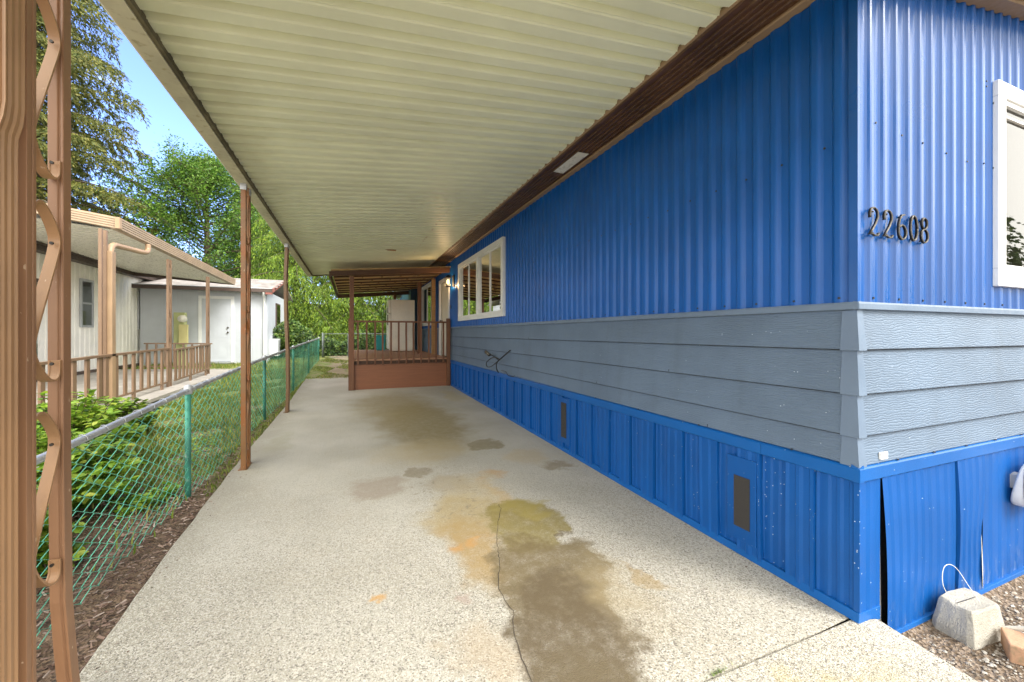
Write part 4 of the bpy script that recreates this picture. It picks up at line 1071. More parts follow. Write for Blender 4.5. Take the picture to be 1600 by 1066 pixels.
def nbwin(y0, y1, z0, z1, pane=True):
    mb = MB()
    for b_ in ((y0,y1,z0,z0+.05),(y0,y1,z1-.05,z1),(y0,y0+.045,z0+.05,z1-.05),(y1-.045,y1,z0+.05,z1-.05),(y0+.045,y1-.045,(z0+z1)/2-.02,(z0+z1)/2+.02)): mb.box(XN+.005, XN+.045, *b_)
    f = mb.build('window', M['galv'], nb); ORG[f.name] = ORG[nb.name]
    mb = MB(); mb.add([(XN+.022,y0+.03,z0+.03),(XN+.022,y1-.03,z0+.03),(XN+.022,y1-.03,z1-.03),(XN+.022,y0+.03,z1-.03)], [(0,1,2,3)]); mb.build('pane', M['glass_nb'], f)
    mb = MB(); mb.box(XN+.0125, XN+.016, y0+.02, y1-.02, z0+.02, z1-.02); mb.build('blind', M['galv'], f)
nbwin(13.1, 13.62, 1.50, 2.70); nbwin(16.0, 16.58, 1.48, 2.68)
mb = MB(); mb.box(XN+.005, XN+.08, 17.25, 17.65, 1.28, 2.08); mb.build('electric_panel', M['galv'], nb, bevel=.005)
mb = MB(); mb.box(XN+.005, XN+.05, 7.0, 11.6, .42, 2.45); mb.box(XN+.05,XN+.08,7,11.6,2.42,2.5,1); mb.build('sliding_door', [M['glass_nb'], M['nb_brown']], nb)

XG = -3.45
nc = thing('neighbour_carport', (XG, 10, .1), 'tan patio cover next door with ribbed gutter and scrollwork posts', 'patio cover')
A = Vector((XG, 8.33, 3.11)); B = Vector((XG, 15.32, 2.99))
def gut_bar(a, b, inn, mat, name):
    mb = MB(); d = (b-a).normalized(); u = Vector((0,0,1)); r = inn
    pf = [(0,-.09)] 
    for k in range(5): pf += [(-.012-.012*k*.3, -.085+.036*k), (-.012-.012*k*.3, -.060+.036*k), (-.002-.012*k*.3, -.056+.036*k), (-.002-.012*k*.3,-.051+.036*k)]
    pf += [(-.02,.095),(.10,.095),(.10,-.09)]
    vs = [a + r*p + u*q for p, q in pf] + [b + r*p + u*q for p, q in pf]; n = len(pf)
    mb.add(vs, [(i,(i+1) % n,(i+1) % n+n,i+n) for i in range(n)] + [tuple(range(n)), tuple(range(2*n-1,n-1,-1))]); return mb.build(name, mat, nc)
gut_bar(A, B, Vector((-1,0,0)), M['nb_gutter'], 'gutter')
gut_bar(A + Vector((-2.75,.0,.41)), A + Vector((-.02,0,0)), Vector((0,1,0)), M['nb_gutter'], 'front_fascia')
mb = MB(); mb.box(XG-.03, XG+.03, 8.29, 8.37, 3.02, 3.20); mb.build('gutter_corner', M['nb_light'], nc, bevel=.004)
zn = lambda x, y: 3.05 - .017*(y-8.33) - .0*(x-XG)
mb = MB(); n = 60; 
vs = []; fs = []; i = 0
yq = 8.45
while yq < 15.3:
    for f, d in ((0,0),(.6,0),(.7,.03),(.9,.03)):
        y2 = yq+f*.2; vs += [(XG-.1, y2, zn(0,y2)-.02+d), (XN-.05, y2, 3.30-.017*(y2-8.33)+d)]
    yq += .2
m_ = len(vs)//2
mb.add(vs, [(2*i, 2*i+2, 2*i+3, 2*i+1) for i in range(m_-1)])
mb.add([(XG,8.35,3.2),(XG,15.3,3.08),(XN-.05,15.3,3.5),(XN-.05,8.35,3.6)], [(0,1,2,3)])
mb.build('roof_panel', M['appliance'], nc)
mb = MB(); mb.beam((XG-.02,15.25,2.94),(XN,15.25,3.12),.05,.1); mb.build('beam', M['nb_brown'], nc)
def nbpost(y, zb, zt_, scr=True, x=XG-.05):
    mb = MB(); mb.box(x-.06, x+.06, y-.03, y+.18, zb, zb+.01); p = mb.build('post', M['nb_post'], nc); ORG[p.name] = ORG[nc.name]
    for yy in (y, y+.13):
        mb = MB(); mb.box(x-.02, x+.02, yy-.02, yy+.02, zb, zt_); mb.build('post_tube', M['nb_post'], p)
    if scr:
        z = zb+.35
        while z < zt_-.3:
            mb = MB(); mb.strip(scroll(y+.02, .09, z, x, .5), (1,0,0), .03, .006); mb.build('scroll_bar', M['nb_post'], p); z += .52
nbpost(7.95, .30, 2.93, False); nbpost(10.36, .12, 2.88); nbpost(12.80, .25, 2.84)
mb = MB()   # downspout with offset elbow
mb.tube(spl([(XG+.0,9.35,2.98),(XG+.0,9.33,2.86),(XG-.0,9.15,2.80),(XG-.02,8.5,2.76),(XG-.02,8.2,2.72),(XG-.02,8.14,2.55)],5), .045, 8)
mb.box(XG-.065, XG+.03, 8.08, 8.19, .25, 2.62); mb.build('downspout', M['nb_light'], nc, bevel=.006)
# patio slab
mb = MB(); mb.hexa([(XN,2,.10),(-3.25,2,.06),(-3.15,14.4,.235),(XN,14.4,.3),(XN,2,.20),(-3.25,2,.12),(-3.15,14.4,.29),(XN,14.4,.36)]); struct(mb.build('patio', M['patio']))
def nbrail(pts, label, zt_, zb_, sp, posts):  # sp: baluster spacing
    r = thing('patio_railing', pts[0], label, 'railing')
    mb = MB(); 
    for a, b in zip(pts, pts[1:]): mb.beam((a[0],a[1],a[2]+zt_), (b[0],b[1],b[2]+zt_), .06, .035)
    mb.build('top_rail', M['nb_post'], r)
    mb = MB()
    for a, b in zip(pts, pts[1:]): mb.beam((a[0],a[1],a[2]+zb_), (b[0],b[1],b[2]+zb_), .03, .03)
    mb.build('bottom_rail', M['nb_post'], r)
    for a, b in zip(pts, pts[1:]):
        L_ = math.dist(a, b); n = int(L_/sp)
        for i in range(n+1):
            p = [a[k]+(b[k]-a[k])*(i+.3)/(n+.6) for k in range(3)]
            lo = .0 if i % posts == posts-1 else zb_
            mb = MB(); mb.box(p[0]-.014, p[0]+.014, p[1]-.04, p[1]+.04, p[2]+lo, p[2]+zt_-.02); mb.build('baluster', M['nb_post'], r)
nbrail([(XG,5.0,.12),(XG,7.9,.17),(XG,10.3,.20)], 'brown metal patio railing next door with flat balusters', .84, .16, .30, 4)
nbrail([(XG,10.55,.20),(XG,12.8,.26)], 'far section of brown patio railing between the two far posts', .80, .16, .22, 5)
nbrail([(-5.1,13.6,.30),(-3.6,13.6,.28)], 'short back section of brown railing behind the patio', .78, .16, .19, 5)

# garage
YG = 16.0
ga = thing('garage', (-4, YG, .4), 'white shed garage with shingle roof, red trimmed eave and white door', 'garage')
mb = MB(); mb.box(-6.1, -2.66, YG, 20.5, .3, 2.80)
for k in range(26): 
    x = -5.5+k*.115
    mb.box(x, x+.004, YG-.003, YG-.001, .4, 2.78, 1)
mb.build('wall', [M['garage_white'], M['galv']], ga)
mb = MB()
for i in range(9):
    for j in range(26):
        x0 = -6.2+j*.145+(.07 if i % 2 else 0); y0 = YG-.30+i*.27
        z0 = 2.86+i*.064
        mb.hexa([(x0,y0,z0),(x0+.143,y0,z0),(x0+.143,y0+.29,z0+.062),(x0,y0+.29,z0+.062),(x0,y0,z0+.012),(x0+.143,y0,z0+.012),(x0+.143,y0+.29,z0+.07),(x0,y0+.29,z0+.07)])
mb.hexa([(-6.2,YG-.28,2.83),(-2.46,YG-.28,2.83),(-2.46,YG+2.2,3.40),(-6.2,YG+2.2,3.40),(-6.2,YG-.28,2.855),(-2.46,YG-.28,2.855),(-2.46,YG+2.2,3.42),(-6.2,YG+2.2,3.42)])
mb.hexa([(-6.2,YG+2.2,3.40),(-2.46,YG+2.2,3.40),(-2.46,YG+4.8,2.83),(-6.2,YG+4.8,2.83),(-6.2,YG+2.2,3.45),(-2.46,YG+2.2,3.45),(-2.46,YG+4.8,2.86),(-6.2,YG+4.8,2.86)])
mb.build('roof', M['shingle'], ga)
mb = MB(); mb.box(-6.2, -2.46, YG-.36, YG-.29, 2.73, 2.86); mb.build('gutter', M['nb_brown'], ga)
mb = MB(); mb.box(-6.2, -2.47, YG-.37, YG-.362, 2.845, 2.87); mb.build('gutter_lip', M['galv'], ga)
mb = MB(); mb.hexa([(-2.455,YG-.34,2.72),(-2.43,YG-.34,2.72),(-2.43,YG+2.2,3.33),(-2.455,YG+2.2,3.33),(-2.455,YG-.34,2.86),(-2.43,YG-.34,2.86),(-2.43,YG+2.2,3.46),(-2.455,YG+2.2,3.46)]); mb.box(-2.66,-2.46,YG-.355,YG-.28,2.66,2.725); mb.build('red_fascia', M['red_trim'], ga)
mb = MB(); dx0, dx1 = -4.60, -3.62
mb.box(dx0, dx0+.09, YG-.03, YG-.002, .40, 2.58); mb.box(dx1-.09, dx1, YG-.03, YG-.002, .40, 2.58); mb.box(dx0+.09, dx1-.09, YG-.03, YG-.002, 2.49, 2.58); mb.build('door_frame', M['white_trim'], ga)
mb = MB(); mb.box(dx0+.095, dx1-.095, YG-.018, YG-.002, .42, 2.485)
for z0, z1 in ((.55,1.1),(1.22,1.75),(1.87,2.35)):
    for xa, xb in ((dx0+.17, dx0+.44), (dx0+.54, dx1-.17)):
        for b_ in ((xa,xb,z0,z0+.015),(xa,xb,z1-.015,z1),(xa,xa+.015,z0+.015,z1-.015),(xb-.015,xb,z0+.015,z1-.015)): mb.box(b_[0], b_[1], YG-.024, YG-.018, b_[2], b_[3])
dr = mb.build('door', M['garage_white'], ga); ORG[dr.name] = ORG[ga.name]
mb = MB()
for z in (1.38, 1.54): mb.tube([(dx1-.17,YG-.018,z),(dx1-.17,YG-.07,z)], .028, 8)
mb.build('door_knob', M['digit_hi'], dr)
mb = MB(); mb.box(dx0, dx1, YG-.12, YG-.0, .36, .40); mb.build('door_step', M['galv'], ga)
mb = MB(); mb.tube(spl([(-2.72,YG-.33,2.75),(-2.72,YG-.25,2.62),(-2.74,YG-.06,2.45),(-2.75,YG-.05,.5)]), .035, 8)
mb.tube([(-3.32,YG-.05,.6),(-3.32,YG-.05,3.0)], .02, 6); mb.build('drain_pipe', M['white_trim'], ga)
mb = MB(); mb.box(-2.655, -2.62, 17.6, 18.5, 1.6, 2.5); mb.box(-2.62,-2.612,17.68,18.02,1.66,2.44,1); mb.box(-2.62,-2.612,18.08,18.42,1.66,2.44,1); mb.build('window', [M['nb_brown'], M['glass_nb']], ga)
mb = MB(); mb.box(-2.655,-2.40,16.4,16.9,.55,1.15); mb.box(-2.40,-2.395,16.45,16.85,.6,1.1,1); mb.build('wall_unit', [M['white_trim'], M['galv']], ga)

em = thing('electric_meter', (-4.93, 15.55, .3), 'olive green electric meter pedestal between the house next door and the garage', 'electric meter')
mb = MB(); mb.box(-5.08, -4.80, 15.45, 15.65, .3, 2.0); mb.build('pedestal', M['meter'], em, bevel=.01)
mb = MB(); mb.box(-4.93, -4.70, 15.37, 15.45, 1.0, 1.62); mb.build('meter_box', M['meter2'], em, bevel=.01)
mb = MB(); mb.tube([(-4.83,15.45,1.80),(-4.83,15.30,1.80)], .11, 14); mb.build('meter_dial', M['appliance'], em)

# ------------------------------------------------------------------ small things by the corner
pb = MB()
def q(u_, v_, s, z): return (2.885 + u_*.145*s + v_*.015, 1.035 + v_*.088*s - u_*.008, z)
zb = -.145; zt_ = .012; s0, s1 = 1.0, .80
n = 6; vs = []
rings = [(zb,s0),(zb+.04,s0*.98),(zb+.09,s1*1.10),(zt_-.012,s1*1.0),(zt_,s1*.93)]
R4 = []
for z, s in rings:
    for k in range(4*n):
        e, f = divmod(k, n); t = -1+2*f/n
        u_, v_ = [(t,-1),(1,t),(-t,1),(-1,-t)][e]
        mm = .95 if f == 0 else 1
        R4.append(q(u_*mm+random.uniform(-.02,.02), v_*mm+random.uniform(-.02,.02), s, z+random.uniform(-.003,.003)))
m_ = 4*n
fs = [(r*m_+i, r*m_+(i+1) % m_, (r+1)*m_+(i+1) % m_, (r+1)*m_+i) for r in range(len(rings)-1) for i in range(m_)]
fs += [tuple(range(m_-1,-1,-1)), tuple(range((len(rings)-1)*m_, len(rings)*m_))]
pb.add(R4, fs); pb.add([q(-.9,-.03,.75,zt_+.001), q(.9,-.03,.75,zt_+.001), q(.9,.03,.75,zt_+.001), q(-.9,.03,.75,zt_+.001)], [(0,1,2,3)], 1)
tag(pb.build('pier_block', [M['block'], M['bolt']], bevel=.003), 'tapered grey concrete pier block on the gravel by the blue skirting', 'concrete block')
mb = MB(); mb.tube(spl([(2.80,1.06,.0),(2.76,1.08,.09),(2.80,1.09,.165),(2.88,1.08,.15),(2.91,1.03,.05),(2.93,.96,-.06),(3.02,.93,-.12),(3.10,.86,-.13),(3.06,.80,-.125)]), .0015, 6)
tag(mb.build('wire_loop', M['appliance']), 'thin white wire looping up behind the concrete pier block', 'wire')
bk = MB(); bb = Vector((2.885,.785)); th = R_(28)
def q2(a, b, z): return (bb.x+a*math.cos(th)-b*math.sin(th), bb.y+a*math.sin(th)+b*math.cos(th), z)
bk.hexa([q2(-.05,-.10,-.15),q2(.10,-.10,-.15),q2(.10,.12,-.15),q2(-.05,.12,-.15),q2(-.05,-.10,-.055),q2(.10,-.10,-.055),q2(.10,.12,-.065),q2(-.05,.12,-.065)])
tag(bk.build('brick', M['brick'], bevel=.006), 'worn pinkish tan paving brick on the gravel in the bottom right corner', 'brick')
mb = MB(); mb.tube(spl([(2.94,.96,-.10),(2.96,.88,-.05),(2.94,.82,-.035),(2.90,.78,-.04),(2.92,.71,-.045)]), [.010]*32+[.010], 8)
tag(mb.build('hose_end', M['vinyl_edge']), 'pale short hose end lying across the tan brick', 'hose')
# white rounded lid leaning at the right edge
mb = MB(); vs = []; n = 32
def sup(t, a, b): 
    cs, sn = math.cos(t), math.sin(t); return (a*math.copysign(abs(cs)**.6, cs), b*math.copysign(abs(sn)**.6, sn))
rg = [(-.02,.97),(-.01,1.0),(.045,1.0),(.06,.92),(.065,.4)]
for d, s in rg:
    for k in range(n):
        a, b = sup(2*math.pi*k/n, .17, .148); vs.append((3.82+a*s, 1.10-d-.03*(b*s)/.15, .455+b*s))
fs = [(r*n+i, r*n+(i+1) % n, (r+1)*n+(i+1) % n, (r+1)*n+i) for r in range(len(rg)-1) for i in range(n)] + [tuple(range(n)), tuple(range((len(rg)-1)*n, len(rg)*n))]
mb.add(vs, fs, 0, True)
ld = thing('plastic_lid', (3.46, 1.08, .3), 'white rounded plastic lid with dark rim hanging by the skirting at the right edge', 'lid')
mb.build('cover', M['plastic_white'], ld)
mb = MB(); mb.tube([(3.82+sup(2*math.pi*k/n,.172,.150)[0], 1.078, .455+sup(2*math.pi*k/n,.172,.150)[1]) for k in range(n+1)], .004, 6); mb.build('gasket', M['black'], ld)
mb = MB(); mb.box(3.70, 3.79, 1.10, 1.16, .42, .50); mb.build('bracket', M['galv'], ld)

# loose stuff: gravel, bark chips, grass
r = random.Random(21)
def rock(mb, c, s, r):
    p = []
    for dx, dy, dz in ((1,0,0),(0,1,0),(-1,0,0),(0,-1,0),(0,0,.7),(0,0,-.5),(.6,.6,.3),(-.6,.5,.35),(.5,-.6,.3),(-.6,-.5,.25)):
        p.append((c[0]+dx*s*r.uniform(.7,1.25), c[1]+dy*s*r.uniform(.6,1.1), c[2]+dz*s*r.uniform(.6,1.1)))
    mb.add(p, [(0,6,4),(6,1,4),(1,7,4),(7,2,4),(2,9,4),(9,3,4),(3,8,4),(8,0,4),(0,1,6),(1,2,7),(2,3,9),(3,0,8),(0,5,1),(1,5,2),(2,5,3),(3,5,0)])
mb = MB()
for _ in range(5200):
    x = r.uniform(2.17, 4.1); y = r.uniform(-.35, 1.13)
    if x < 2.33 and y > .75: continue
    if x < 2.16 + max(0, y)*.13 + .02: continue
    z = zt(x, y) if y < 1.17 else -.14
    rock(mb, (x, y, min(zt(x,y), -.135) + .001), abs(r.gauss(.0045, .0038))+.002, r)
tag(mb.build('gravel', M['stone']), kind='stuff', label='brown and grey gravel scattered on the soil by the home', cat='gravel')
mb = MB()
for _ in range(11000):
    y = r.uniform(1.0, 8.5); x = -1.0 - abs(r.gauss(0, .9)) if r.random() < .75 else r.uniform(-3.2, -1.0)
    if x > edge_x(max(1.2,y)) - .01: continue
    L_ = r.uniform(.012, .045); a = r.uniform(0, 6.28); t = r.uniform(-.35, .35); wd = r.uniform(.002, .006)
    d = Vector((math.cos(a)*math.cos(t), math.sin(a)*math.cos(t), math.sin(t))); s = Vector((-math.sin(a), math.cos(a), r.uniform(-.3,.3)))*wd
    c = Vector((x, y, zt(x, y)+.009+r.uniform(0,.008)))
    p = [c-d*L_*.5-s, c-d*L_*.5+s, c+d*L_*.5+s*.6, c+d*L_*.5-s*.6]; up = Vector((0,0,.003))
    mb.add(p + [v+up for v in p], [(0,1,2,3),(4,5,6,7),(0,1,5,4),(1,2,6,5),(2,3,7,6),(3,0,4,7)])
for _ in range(420):
    y = r.uniform(1.3, 11.5); x = (edge_x(y)+abs(r.gauss(0,.07))) if r.random() < .6 else (2.17-abs(r.gauss(0,.03)))
    a = r.uniform(0, 6.28); L_ = r.uniform(.006, .022); d = Vector((math.cos(a), math.sin(a), 0)); q_ = Vector((-math.sin(a), math.cos(a), .15))
    c = Vector((x, y, zs(y)+.004)); mb.add([c-d*L_*.5, c+q_*L_*.22, c+d*L_*.5, c-q_*L_*.22+Vector((0,0,.003))], [(0,1,2,3)])
tag(mb.build('bark_mulch', M['bark_chip']), kind='stuff', label='brown shredded bark mulch in the strip under the chain link fence', cat='mulch')
mb = MB()
def blade(x, y, h, r):
    z = zt(x, y); a = r.uniform(0, 6.28); w_ = .004+.003*r.random(); b = r.uniform(.2,.7)*h
    dx, dy = math.cos(a), math.sin(a); sx, sy = -dy*w_, dx*w_
    mb.add([(x-sx,y-sy,z),(x+sx,y+sy,z),(x+sx*.7+dx*b*.35,y+sy*.7+dy*b*.35,z+h*.6),(x-sx*.7+dx*b*.35,y-sy*.7+dy*b*.35,z+h*.6),(x+dx*b,y+dy*b,z+h)], [(0,1,2,3),(3,2,4)])
for _ in range(42000):
    y = r.uniform(3.0, 17.4)
    x = r.uniform(-3.15, -1.2) if y < 14 else r.uniform(-6, -1.15)
    clump = math.sin(x*5.1+y*2.3)+math.sin(y*4.7-x*3.1)+math.sin(x*9+1)*.6
    dens = sst(3.2, 5.6, y) 
    if r.random() > dens*.9 + .05 or clump < -1.0 + (1-dens)*1.2: continue
    blade(x, y, r.uniform(.03,.10)*(1 if y < 12 else 1.3), r)
for _ in range(9000):
    y = r.uniform(11.6, 17.0); x = r.gauss(-.75, .22) if r.random() < .5 else r.gauss(.0,.3)
    if x < -1.1: continue
    if math.sin(x*6+y*1.9)+math.sin(y*3.3) < .0: continue
    blade(x, y, r.uniform(.02,.05), r)
for _ in range(900):
    y = r.uniform(4, 12); x = edge_x(min(11.8,y)) - abs(r.gauss(.02,.05))-.01; blade(x, y, r.uniform(.02,.07), r)
tag(mb.build('grass', M['grass']), kind='stuff', label='patchy green and yellow grass in the yard beyond the fence', cat='grass')
mb = MB()
for _ in range(50):
    x = 1.35+r.gauss(0,.03); y = 1.187+r.gauss(0,.004); a = r.uniform(0,6.28)
    mb.add([(x,y-.002,.0),(x+.003,y,.0),(x+math.cos(a)*.012,y+math.sin(a)*.012,.018)], [(0,1,2)])
for _ in range(60):
    x = 3.02+r.gauss(0,.04); y = 1.06+r.gauss(0,.025); a = r.uniform(0,6.28)
    mb.add([(x,y-.004,-.13),(x+.004,y,-.13),(x+math.cos(a)*.03,y+math.sin(a)*.03,-.13+r.uniform(.01,.05))], [(0,1,2)])
tag(mb.build('weeds', M['leaf_shrub']), kind='stuff', label='tiny green weeds in the driveway joint and at the foot of the skirting', cat='weeds')

# ------------------------------------------------------------------ shrubs
def shrub(loc, w_, h, n, mat, label, seed, leaf=.07, cat='shrub', droop=.3):
    r = random.Random(seed); t = thing('leafy_shrub', loc, label, cat)
    st = MB(); lf = MB(); L = Vector(loc)
    for i in range(n):
        a = r.uniform(0, 6.28); rad = w_*math.sqrt(r.random()); hh = h*r.uniform(.45, 1)*(1-.45*(rad/w_)**2)
        tip = L + Vector((math.cos(a)*rad, math.sin(a)*rad*1.1, hh)); base = L + Vector((math.cos(a)*rad*.35, math.sin(a)*rad*.4, 0))
        mid = (tip+base)/2 + Vector((0,0,hh*.22))
        P = spl([base, mid, tip], 5); st.tube(P, .003, 4, caps=False)
        for p in P[3:]:
            for _ in range(3):
                d = Vector((r.gauss(0,1), r.gauss(0,1), r.uniform(-.5,.4))).normalized(); s = leaf*r.uniform(.5,1.2)
                c = p + d*s*.5; nr = Vector((r.gauss(0,.35), r.gauss(0,.35), 1)).normalized(); sd_ = d.cross(nr).normalized()*s*.30
                up = nr*s*.06
                lf.add([c-d*s*.5, c-d*s*.15+sd_+up, c+d*s*.25+sd_*.8+up, c+d*s*.55, c+d*s*.25-sd_*.8+up, c-d*s*.15-sd_+up, c], [(0,1,2,6),(6,2,3,4),(0,6,4,5)])
    st.build('stem', M['trunk'], t); lf.build('foliage', mat, t); return t
shrub((-2.15,2.95,-.08), .60, .92, 260, M['leaf_shrub'], 'big leafy green bramble shrub just behind the chain link fence beside the near post', 31, .085)
shrub((-2.2,4.1,-.06), .60, .75, 200, M['leaf_shrub'], 'bright green leafy shrub behind the fence left of the green fence post', 32, .08)
shrub((-2.55,5.2,-.04), .55, .88, 190, M['leaf_shrub'], 'tall light green shrub in front of the patio railing next door', 33, .08)
shrub((-2.75,6.6,-.03), .45, .62, 120, M['leaf_cedar'], 'low yellow-green shrub at the patio edge beyond the taller ones', 38, .07)
shrub((-1.62,3.15,-.09), .16, .42, 16, M['leaf_shrub'], 'small leafy seedling close behind the fence mesh in the mulch', 34, .07, 'plant')
shrub((-1.5,4.05,-.08), .2, .25, 20, M['leaf_shrub'], 'low green weed at the foot of the near green fence post', 35, .05, 'plant')
shrub((-1.42,2.35,-.09), .12, .14, 10, M['leaf_cedar'], 'tiny yellowish weed in the mulch behind the fence near the carport post', 36, .04, 'plant')

mb = MB(); r = random.Random(77)
for _ in range(5200):
    y = 2.2 + abs(r.gauss(0, 2.2)); x = r.uniform(-3.1, -1.42)
    if y > 8 or math.sin(x*4.1+y*1.3)+math.sin(y*3.1-x*2) < .15 + 1.0*(x > -1.75)*(y < 3.6): continue
    c = Vector((x, y, zt(x,y)+r.uniform(.01,.13))); a = r.uniform(0,6.28); d = Vector((math.cos(a), math.sin(a), r.uniform(-.3,.3))); sd_ = Vector((-math.sin(a), math.cos(a), r.uniform(-.3,.3))); s_ = r.uniform(.015,.035)
    mb.add([c-d*s_, c+sd_*s_*.6, c+d*s_, c-sd_*s_*.6], [(0,1,2,3)])
tag(mb.build('ground_cover', M['leaf_shrub']), kind='stuff', label='low leafy ground cover on the soil behind the fence', cat='ground cover')
# ------------------------------------------------------------------ trees
def conifer(loc, h, rad, nbr, mat, label, seed, z0=.12, droop=.35, spray=.16, dens=1.0, name='conifer_tree', hang=.35, thin=.16, facing=None):
    r = random.Random(seed); t = thing(name, loc, label, 'tree'); L = Vector(loc)
    tr = MB(); tr.tube([L + Vector((0,0,h*f)) for f in (0,.3,.6,.85,1)], [h*.018, h*.014, h*.009, h*.004, .01], 9)
    cr = MB()
    for i in range(nbr):
        f = z0 + (1-z0)*((i+.5)/nbr)**.9; z = h*f; a = i*2.399 + r.uniform(-.3,.3)
        ln = rad*(1-f)**.75*r.uniform(.72,1.15)+.2
        ds = [0,.25,.5,.75,1]; d = Vector((math.cos(a), math.sin(a), 0)); rise = r.uniform(.0,.18)
        P = [L + Vector((0,0,z)) + d*(ln*s) + Vector((0,0, ln*(rise*s - droop*s*s))) for s in ds]
        P = spl(P, 3); tr.tube(P, [max(.008, ln*.012*(1-k/len(P))) for k in range(len(P))], 4, caps=False)
        side = Vector((-d.y, d.x, 0)); ns = int(ln*13*dens)
        for s in range(ns):
            u = r.uniform(.12, 1); k = min(len(P)-1, int(u*(len(P)-1))); p = P[k]
            off = side*r.gauss(0, ln*.13*(1.1-u*.7)); q_ = p + off + Vector((0,0,-abs(off.length)*.35))
            nl = r.randint(5, 8)
            dd_ = (d*.6 + off*(1.2/max(.1,off.length)) + Vector((0,0,-hang*2*r.random()))).normalized()
            for j in range(nl):
                c = q_ + dd_*(j*spray*.42) + Vector((0,0,-hang*spray*j*j*.10)) + Vector((r.gauss(0,.03), r.gauss(0,.03), r.gauss(0,.03)))
                e = (dd_ + Vector((r.gauss(0,.5), r.gauss(0,.5), r.gauss(0,.35)-hang*1.1))).normalized()
                s_ = spray*r.uniform(.6,1.2); nr = Vector((r.gauss(0,1), r.gauss(0,1), r.gauss(0,1))); w2 = e.cross(nr)
                if w2.length < .1: continue
                w2 = w2.normalized()*s_*thin
                cr.add([c, c+e*s_*.45+w2, c+e*s_, c+e*s_*.45-w2], [(0,1,2,3)])
    tr.build('trunk', M['trunk'], t); cr.build('crown', mat, t); return t
def broadleaf(loc, h, rad, mat, label, seed, nlv=26000, leaf=.13, zc=.14, lean=0):
    r = random.Random(seed); t = thing('broadleaf_tree', loc, label, 'tree'); L = Vector(loc)
    tr = MB(); tr.tube([L, L+Vector((.1,.0,h*.3)), L+Vector((0,.1,h*.65)), L+Vector((.1,0,h*.95))], [h*.02,h*.015,h*.009,.02], 8)
    cr = MB(); tips = []
    nb_ = 110
    for i in range(nb_):
        f = zc + (1-zc)*r.random()**.85; a = r.uniform(0, 6.28)
        prof = math.sin(math.pi*min(1,(f-zc)/(1-zc)*.82+.16))**.7
        ln = rad*prof*r.uniform(.65,1.12); d = Vector((math.cos(a), math.sin(a), r.uniform(.15,.6)))
        P = spl([L+Vector((0,0,h*f*.86)), L+Vector((0,0,h*f*.88))+d*ln*.5, L+Vector((0,0,h*f*.88))+d*ln+Vector((0,0,-.05*ln))], 6)
        tr.tube(P, [max(.008, .05*(1-k/len(P))) for k in range(len(P))], 4, caps=False)
        for k in range(3, len(P)): 
            tips.append(P[k])
            for _ in range(2):
                e = Vector((r.gauss(0,1), r.gauss(0,1), r.gauss(.2,.7))).normalized()*r.uniform(.3,.9)
                tr.tube([P[k], P[k]+e], .007, 3, caps=False); tips.append(P[k]+e); tips.append(P[k]+e*.6)
    for _ in range(nlv):
        p = r.choice(tips) + Vector((r.gauss(0,.26), r.gauss(0,.26), r.gauss(0,.24))); s = leaf*r.uniform(.5,1.2)
        d = Vector((r.gauss(0,1), r.gauss(0,1), r.gauss(-.3,.5))).normalized(); nr = Vector((r.gauss(0,.7), r.gauss(0,.7), 1)); w2 = d.cross(nr)
        if w2.length < .1: continue
        w2 = w2.normalized()*s*.33
        cr.add([p-d*s*.5, p+w2, p+d*s*.5, p-w2], [(0,1,2,3)])
    tr.build('trunk', M['trunk'], t); cr.build('crown', mat, t); return t
def at(u, Z):   # ground point in the direction of the column u at depth Z
    s = (u-800)/631*Z; return (math.sin(YAW)*Z + math.cos(YAW)*s, math.cos(YAW)*Z - math.sin(YAW)*s)
x, y = at(52, 22); conifer((x,y,.3), 26, 8.3, 120, M['leaf_hemlock'], 'tall olive green conifer with drooping branches behind the house next door', 41, z0=.14, droop=.26, spray=.22, dens=4.6, hang=.45, thin=.15)
x, y = at(322, 26); broadleaf((x,y,.3), 13.6, 5.0, M['leaf_broad'], 'airy bright green leafy tree left of the rusty carport post', 42, 64000, .15)
x, y = at(405, 31); broadleaf((x,y,.3), 13, 4.6, M['leaf_broad'], 'green leafy tree partly hidden behind the rusty carport post', 43, 44000, .15)
x, y = at(462, 22); conifer((x,y,.3), 11.5, 4.4, 80, M['leaf_cedar'], 'lime green drooping cedar behind the far carport post', 44, z0=.10, droop=.42, spray=.15, dens=5.4, name='cedar_tree', hang=1.0, thin=.13)
x, y = at(560, 23); conifer((x,y,.3), 11.0, 4.4, 80, M['leaf_cedar'], 'yellow-green drooping cedar seen left of the porch post above the gate', 45, z0=.10, droop=.42, spray=.15, dens=5.2, name='cedar_tree', hang=1.0, thin=.13)
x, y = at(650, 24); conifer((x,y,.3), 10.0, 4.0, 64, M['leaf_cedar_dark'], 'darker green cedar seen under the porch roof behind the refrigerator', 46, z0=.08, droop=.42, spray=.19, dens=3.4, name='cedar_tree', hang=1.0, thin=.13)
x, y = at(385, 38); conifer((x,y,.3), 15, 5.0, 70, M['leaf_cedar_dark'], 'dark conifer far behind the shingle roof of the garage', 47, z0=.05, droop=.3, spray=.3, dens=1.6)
x, y = at(250, 42); conifer((x,y,.3), 12.5, 5.0, 60, M['leaf_cedar_dark'], 'dark conifer low behind the neighbouring roofs, left of the leafy tree', 48, z0=.05, droop=.3, spray=.3, dens=1.5)
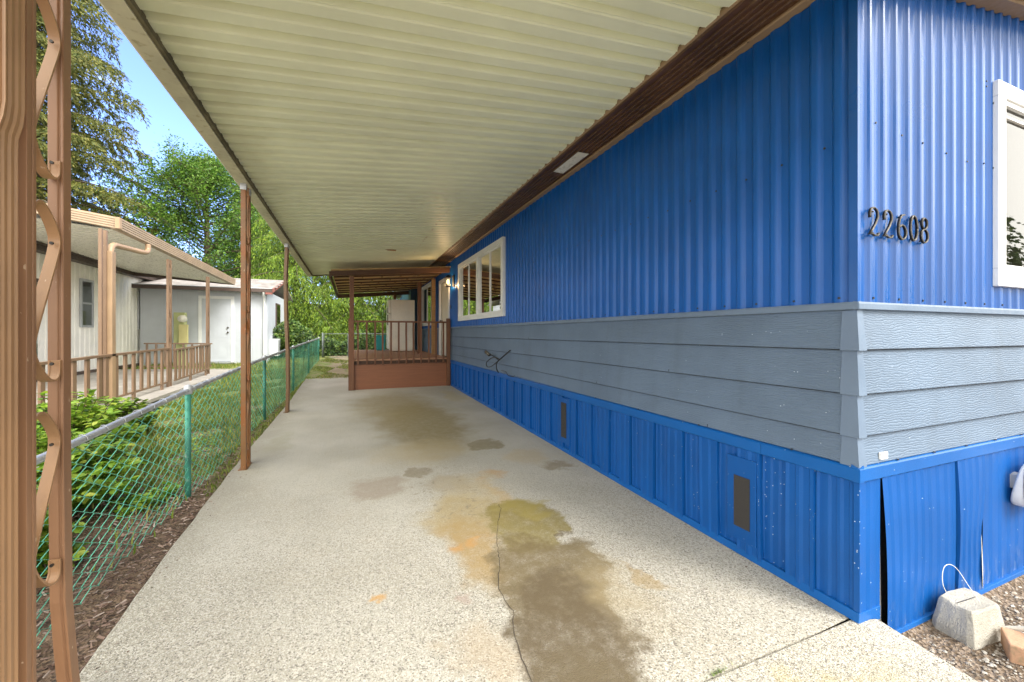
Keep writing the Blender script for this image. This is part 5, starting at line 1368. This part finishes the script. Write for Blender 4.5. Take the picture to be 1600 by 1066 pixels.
# ivy mass and hedge at the end of the yard
mb = MB(); r = random.Random(8)
def ivy(n, x0, x1, y0, y1, z0, z1, s):
    for _ in range(n):
        x = r.uniform(x0, x1); top = z1 + .18*math.sin(x*2.3)+.12*math.sin(x*5.1)
        c = Vector((x, r.uniform(y0, y1), z0+(top-z0)*r.random()**.8)); d = Vector((r.gauss(0,1), r.gauss(0,1), r.gauss(-.3,.6))).normalized()
        w2 = d.cross(Vector((r.gauss(0,.5), -1, r.gauss(.3,.5)))); sz = s*r.uniform(.5,1.3)
        if w2.length < .1: continue
        w2 = w2.normalized()*sz*.4; mb.add([c-d*sz*.5, c+w2, c+d*sz*.5, c-w2], [(0,1,2,3)])
ivy(15000, -2.9, 3.6, 17.5, 18.8, .35, 1.25, .10); ivy(2500, -2.9, -1.4, 17.0, 17.8, .35, 1.6, .10)
tag(mb.build('ivy_bank', M['ivy']), kind='stuff', label='dark tangle of ivy and brush behind the gate', cat='ivy')
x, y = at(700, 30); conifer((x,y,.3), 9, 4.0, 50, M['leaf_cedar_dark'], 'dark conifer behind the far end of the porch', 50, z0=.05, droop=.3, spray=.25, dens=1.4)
fh = thing('distant_house', (-.4, 27, .4), 'pale grey house wall glimpsed far behind the gate under the cedar', 'house')
mb = MB(); mb.box(-4.5, 3.0, 27, 29, .3, 2.3); mb.build('wall', M['white_wall'], fh)
mb = MB(); mb.hexa([(-4.8,26.6,2.3),(3.3,26.6,2.3),(3.3,29.4,2.3),(-4.8,29.4,2.3),(-4.8,27.9,3.2),(3.3,27.9,3.2),(3.3,28.1,3.2),(-4.8,28.1,3.2)]); mb.build('roof', M['shingle'], fh)
mb = MB()
for k in range(5): mb.box(-1.2+k*.75, -.75+k*.75, 26.95, 26.99, 1.35, 1.95)
mb.build('window', M['nb_brown'], fh)
# climbing plant on the garage side wall
shrub((-2.3,17.0,.4), .22, .9, 40, M['ivy'], 'green climbing plant by the side wall of the garage', 37, .07)
# trees across the street: seen in the end window's reflection
fir_labels = ['short dark fir across the street, third from the corner window', 'broad fir across the street near the road bend', 'tall fir furthest across the street', 'smallest fir across the street, nearest the road', 'young dark fir standing alone across the street', 'bushy fir between two taller ones across the street', 'tall narrow fir across the street', 'dark wide fir at the end of the row across the street']
for i, (x, y, h) in enumerate(((24,-10,6.3),(29,-9,7.6),(33,-14,8.5),(20,-13,5.2),(15,-8,4.2),(19,-9.5,5.0),(26,-14,7.4),(37,-10,9.0))):
    t_ = conifer((x,y,0), h, h*.36, 34, M['leaf_cedar_dark'], fir_labels[i], 60+i, z0=.05, spray=.34, dens=1.0, thin=.25)
    t_['group'] = 'firs across the street'

for o in list(col.objects):
    if o.name.startswith('cedar_tree'): o['group'] = 'drooping cedars behind the yard'
